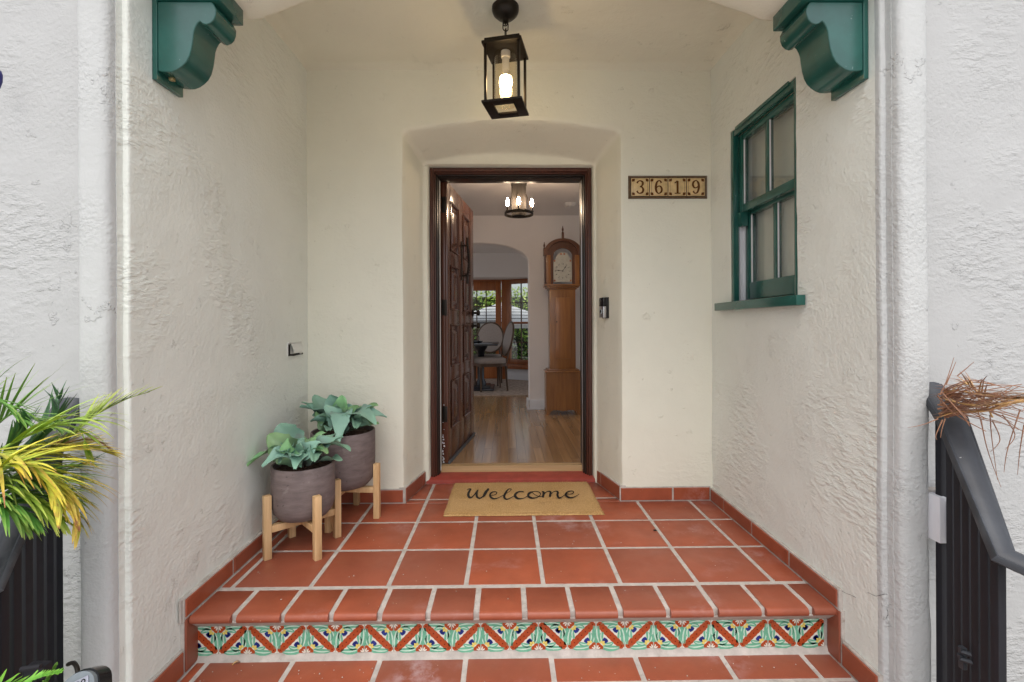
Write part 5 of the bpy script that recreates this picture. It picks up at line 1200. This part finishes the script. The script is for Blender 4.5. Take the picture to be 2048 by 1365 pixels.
fr([(2160, 776, 1.22), (2048, 798, 1.24), (1980, 792, 1.28), (1910, 782, 1.33), (1880, 790, 1.36)], 12, .14, .0045, 'palm_dry', 21, spread=.25, droop=.15, ang=14, r=.005)
fr([(2160, 800, 1.20), (2048, 802, 1.22), (1970, 822, 1.26), (1915, 824, 1.31), (1874, 836, 1.35)], 12, .13, .0045, 'palm_dry', 22, spread=.25, droop=.15, ang=14, r=.0055)
fr([(2170, 790, 1.2), (2060, 800, 1.2), (1960, 812, 1.26), (1890, 800, 1.34)], 16, .17, .0035, 'palm_dry', 23, spread=.6, droop=.9, ang=35, r=.004, lr=(.5, 1))
fr([(1985, 835, 1.34), (1965, 800, 1.34), (1930, 768, 1.36), (1895, 790, 1.38)], 16, .085, .0040, 'palm_dry', 24, spread=.9, droop=.4, ang=50, r=.0025)
fr([(1990, 770, 1.38), (1945, 765, 1.38), (1905, 775, 1.38), (1880, 800, 1.38)], 14, .07, .0035, 'palm_dry', 25, spread=.9, droop=.1, ang=60, r=.002)
mb = MB(); rnd = random.Random(5)
for k in range(60):
    a = A(rnd.uniform(1875, 1895), rnd.uniform(780, 836), 1.36); b = A(rnd.uniform(1930, 2080), rnd.uniform(770, 860) + rnd.uniform(-20, 20), rnd.uniform(1.2, 1.34)); m_ = a.lerp(b, .5) + Vector((0, rnd.uniform(-.03, .03), rnd.uniform(-.012, .03)))
    mb.tube([Vector(v) for v in spline([tuple(a), tuple(m_), tuple(b)], 6)], [.0022 - .0001 * q for q in range(13)], 4)
for px in (((1880, 790), (1893, 762), (1908, 715)), ((1892, 770), (1903, 745), (1912, 724)), ((1915, 752), (1932, 738), (1948, 724)), ((1885, 840), (1872, 870), (1874, 880)), ((1890, 838), (1884, 858), (1881, 876)), ((1876, 838), (1845, 850), (1815, 856)), ((1980, 830), (1984, 880), (1995, 960)), ((2005, 830), (2030, 870), (2010, 900)), ((2040, 820), (2015, 900), (2008, 945)), ((1985, 842), (2000, 880), (1980, 905)), ((1962, 840), (1975, 900), (2002, 975)), ((2048, 850), (2040, 900), (2035, 950))):
    mb.tube([Vector(v) for v in spline([tuple(A(*p, 1.32)) for p in px], 5)], [.0017 - .0012 * k / 10 for k in range(11)], 4)
mb.t = [.6] * len(mb.v); o = mb.build('loose_strands', M['palm_dry'], smooth=60); o.parent = dp; o.matrix_parent_inverse = Matrix.Translation(-dp.location); o['kind'] = 'stuff'
# ferns behind and below the left rail
fe = empty('fern', tuple(A(60, 1420, .98)), label='bright green fern below the left handrail beside the lockbox', cat='fern'); pm = fe
fr([(-10, 1420, .96), (40, 1375, .96), (85, 1352, .97), (122, 1344, .98)], 30, .030, .0060, 'fern', 31, droop=.05, ang=75, taper=True, r=.002)
fr([(-40, 1400, 1.0), (0, 1370, 1.02), (50, 1385, 1.03), (90, 1400, 1.03)], 30, .035, .0070, 'fern', 32, droop=.1, ang=75, r=.002)
fr([(60, 1420, 1.3), (90, 1370, 1.32), (112, 1330, 1.33)], 24, .030, .0080, 'fern', 33, droop=.05, ang=70, r=.002)
sh = empty('leafy_shrub', (-1.85, 1.15, -.66), label='leafy green shrub growing behind the left handrail bars', cat='shrub')
mb = MB(); rnd = random.Random(8)
for k in range(4000):
    a = rnd.uniform(0, 2 * pi); rr_ = .42 * rnd.random() ** .5; z = rnd.uniform(.0, 1.0); p = Vector((rr_ * math.cos(a) - .02, rr_ * math.sin(a) * .55, z)); l = rnd.uniform(.012, .024)
    d = Vector((rnd.gauss(0, 1), rnd.gauss(0, 1), rnd.gauss(.3, .6))).normalized(); s_ = d.cross(Vector((rnd.gauss(0, 1), rnd.gauss(0, 1), rnd.gauss(0, 1)))).normalized()
    mb.add([p - d * l, p + s_ * l * .4, p + d * l, p - s_ * l * .4], [(0, 1, 2, 3)], [rnd.random()] * 4)
o = mb.build('foliage', M['fern'], sh); o['kind'] = 'stuff'
mb = MB()
for k in range(7): a = k * .9; mb.tube([(0, 0, 0), (.08 * math.cos(a), .06 * math.sin(a), .4), (.2 * math.cos(a), .12 * math.sin(a), .95)], [.012, .008, .003], 6)
mb.build('stem', M['conc_dark'], sh, smooth=50)
# ---- small litter
def bit(name, p, s_, label, mat, rz=0., cat='leaf'):
    mb = MB(); leaf(mb, (0, 0, .003), (s_, 0, .004), s_ * .32, .004, 0, .3, .001); o = mb.build(name, M[mat], smooth=80, loc=tuple(p)); o.rotation_euler = (0, 0, rz); tag(o, label, cat)
bit('fallen_leaf', atz(1620, 1300, ZL), .030, 'small yellow green leaf lying at the right of the lower step', 'palm_lime', .2)
bit('fallen_leaf', atz(464, 1331, ZL), .026, 'dark curled leaf lying at the left of the lower step', 'palm_dry', .5)
p = atz(1310, 1062, 0); mb = MB(); mb.lathe([(0, 0), (.006, .001), (.0075, .003), (.005, .005), (0, .0055)], 10, caps=False, sx=1.3); tag(mb.build('pebble', M['conc_dark'], loc=tuple(p), smooth=60), 'small brown pebble on the porch tiles right of the doormat', 'pebble')
mb = MB(); rnd = random.Random(11)
for k in range(150):
    low = rnd.random() < .3; z = ZL if low else 0; x = rnd.uniform(-1.08, 1.14); y = rnd.uniform(1.60, 1.70) if low else rnd.uniform(1.75, 3.0)
    if y > 2.7 and abs(x) > .5: continue
    s_ = rnd.uniform(.001, .0028); mb.lathe([(0, 0), (s_, s_ * .3), (s_ * .7, s_), (0, s_ * 1.2)], 5, (x, y, z + .0008), caps=False)
tag(mb.build('crumbs', M['grout']), 'pale grit scattered over the red tiles', kind='stuff')
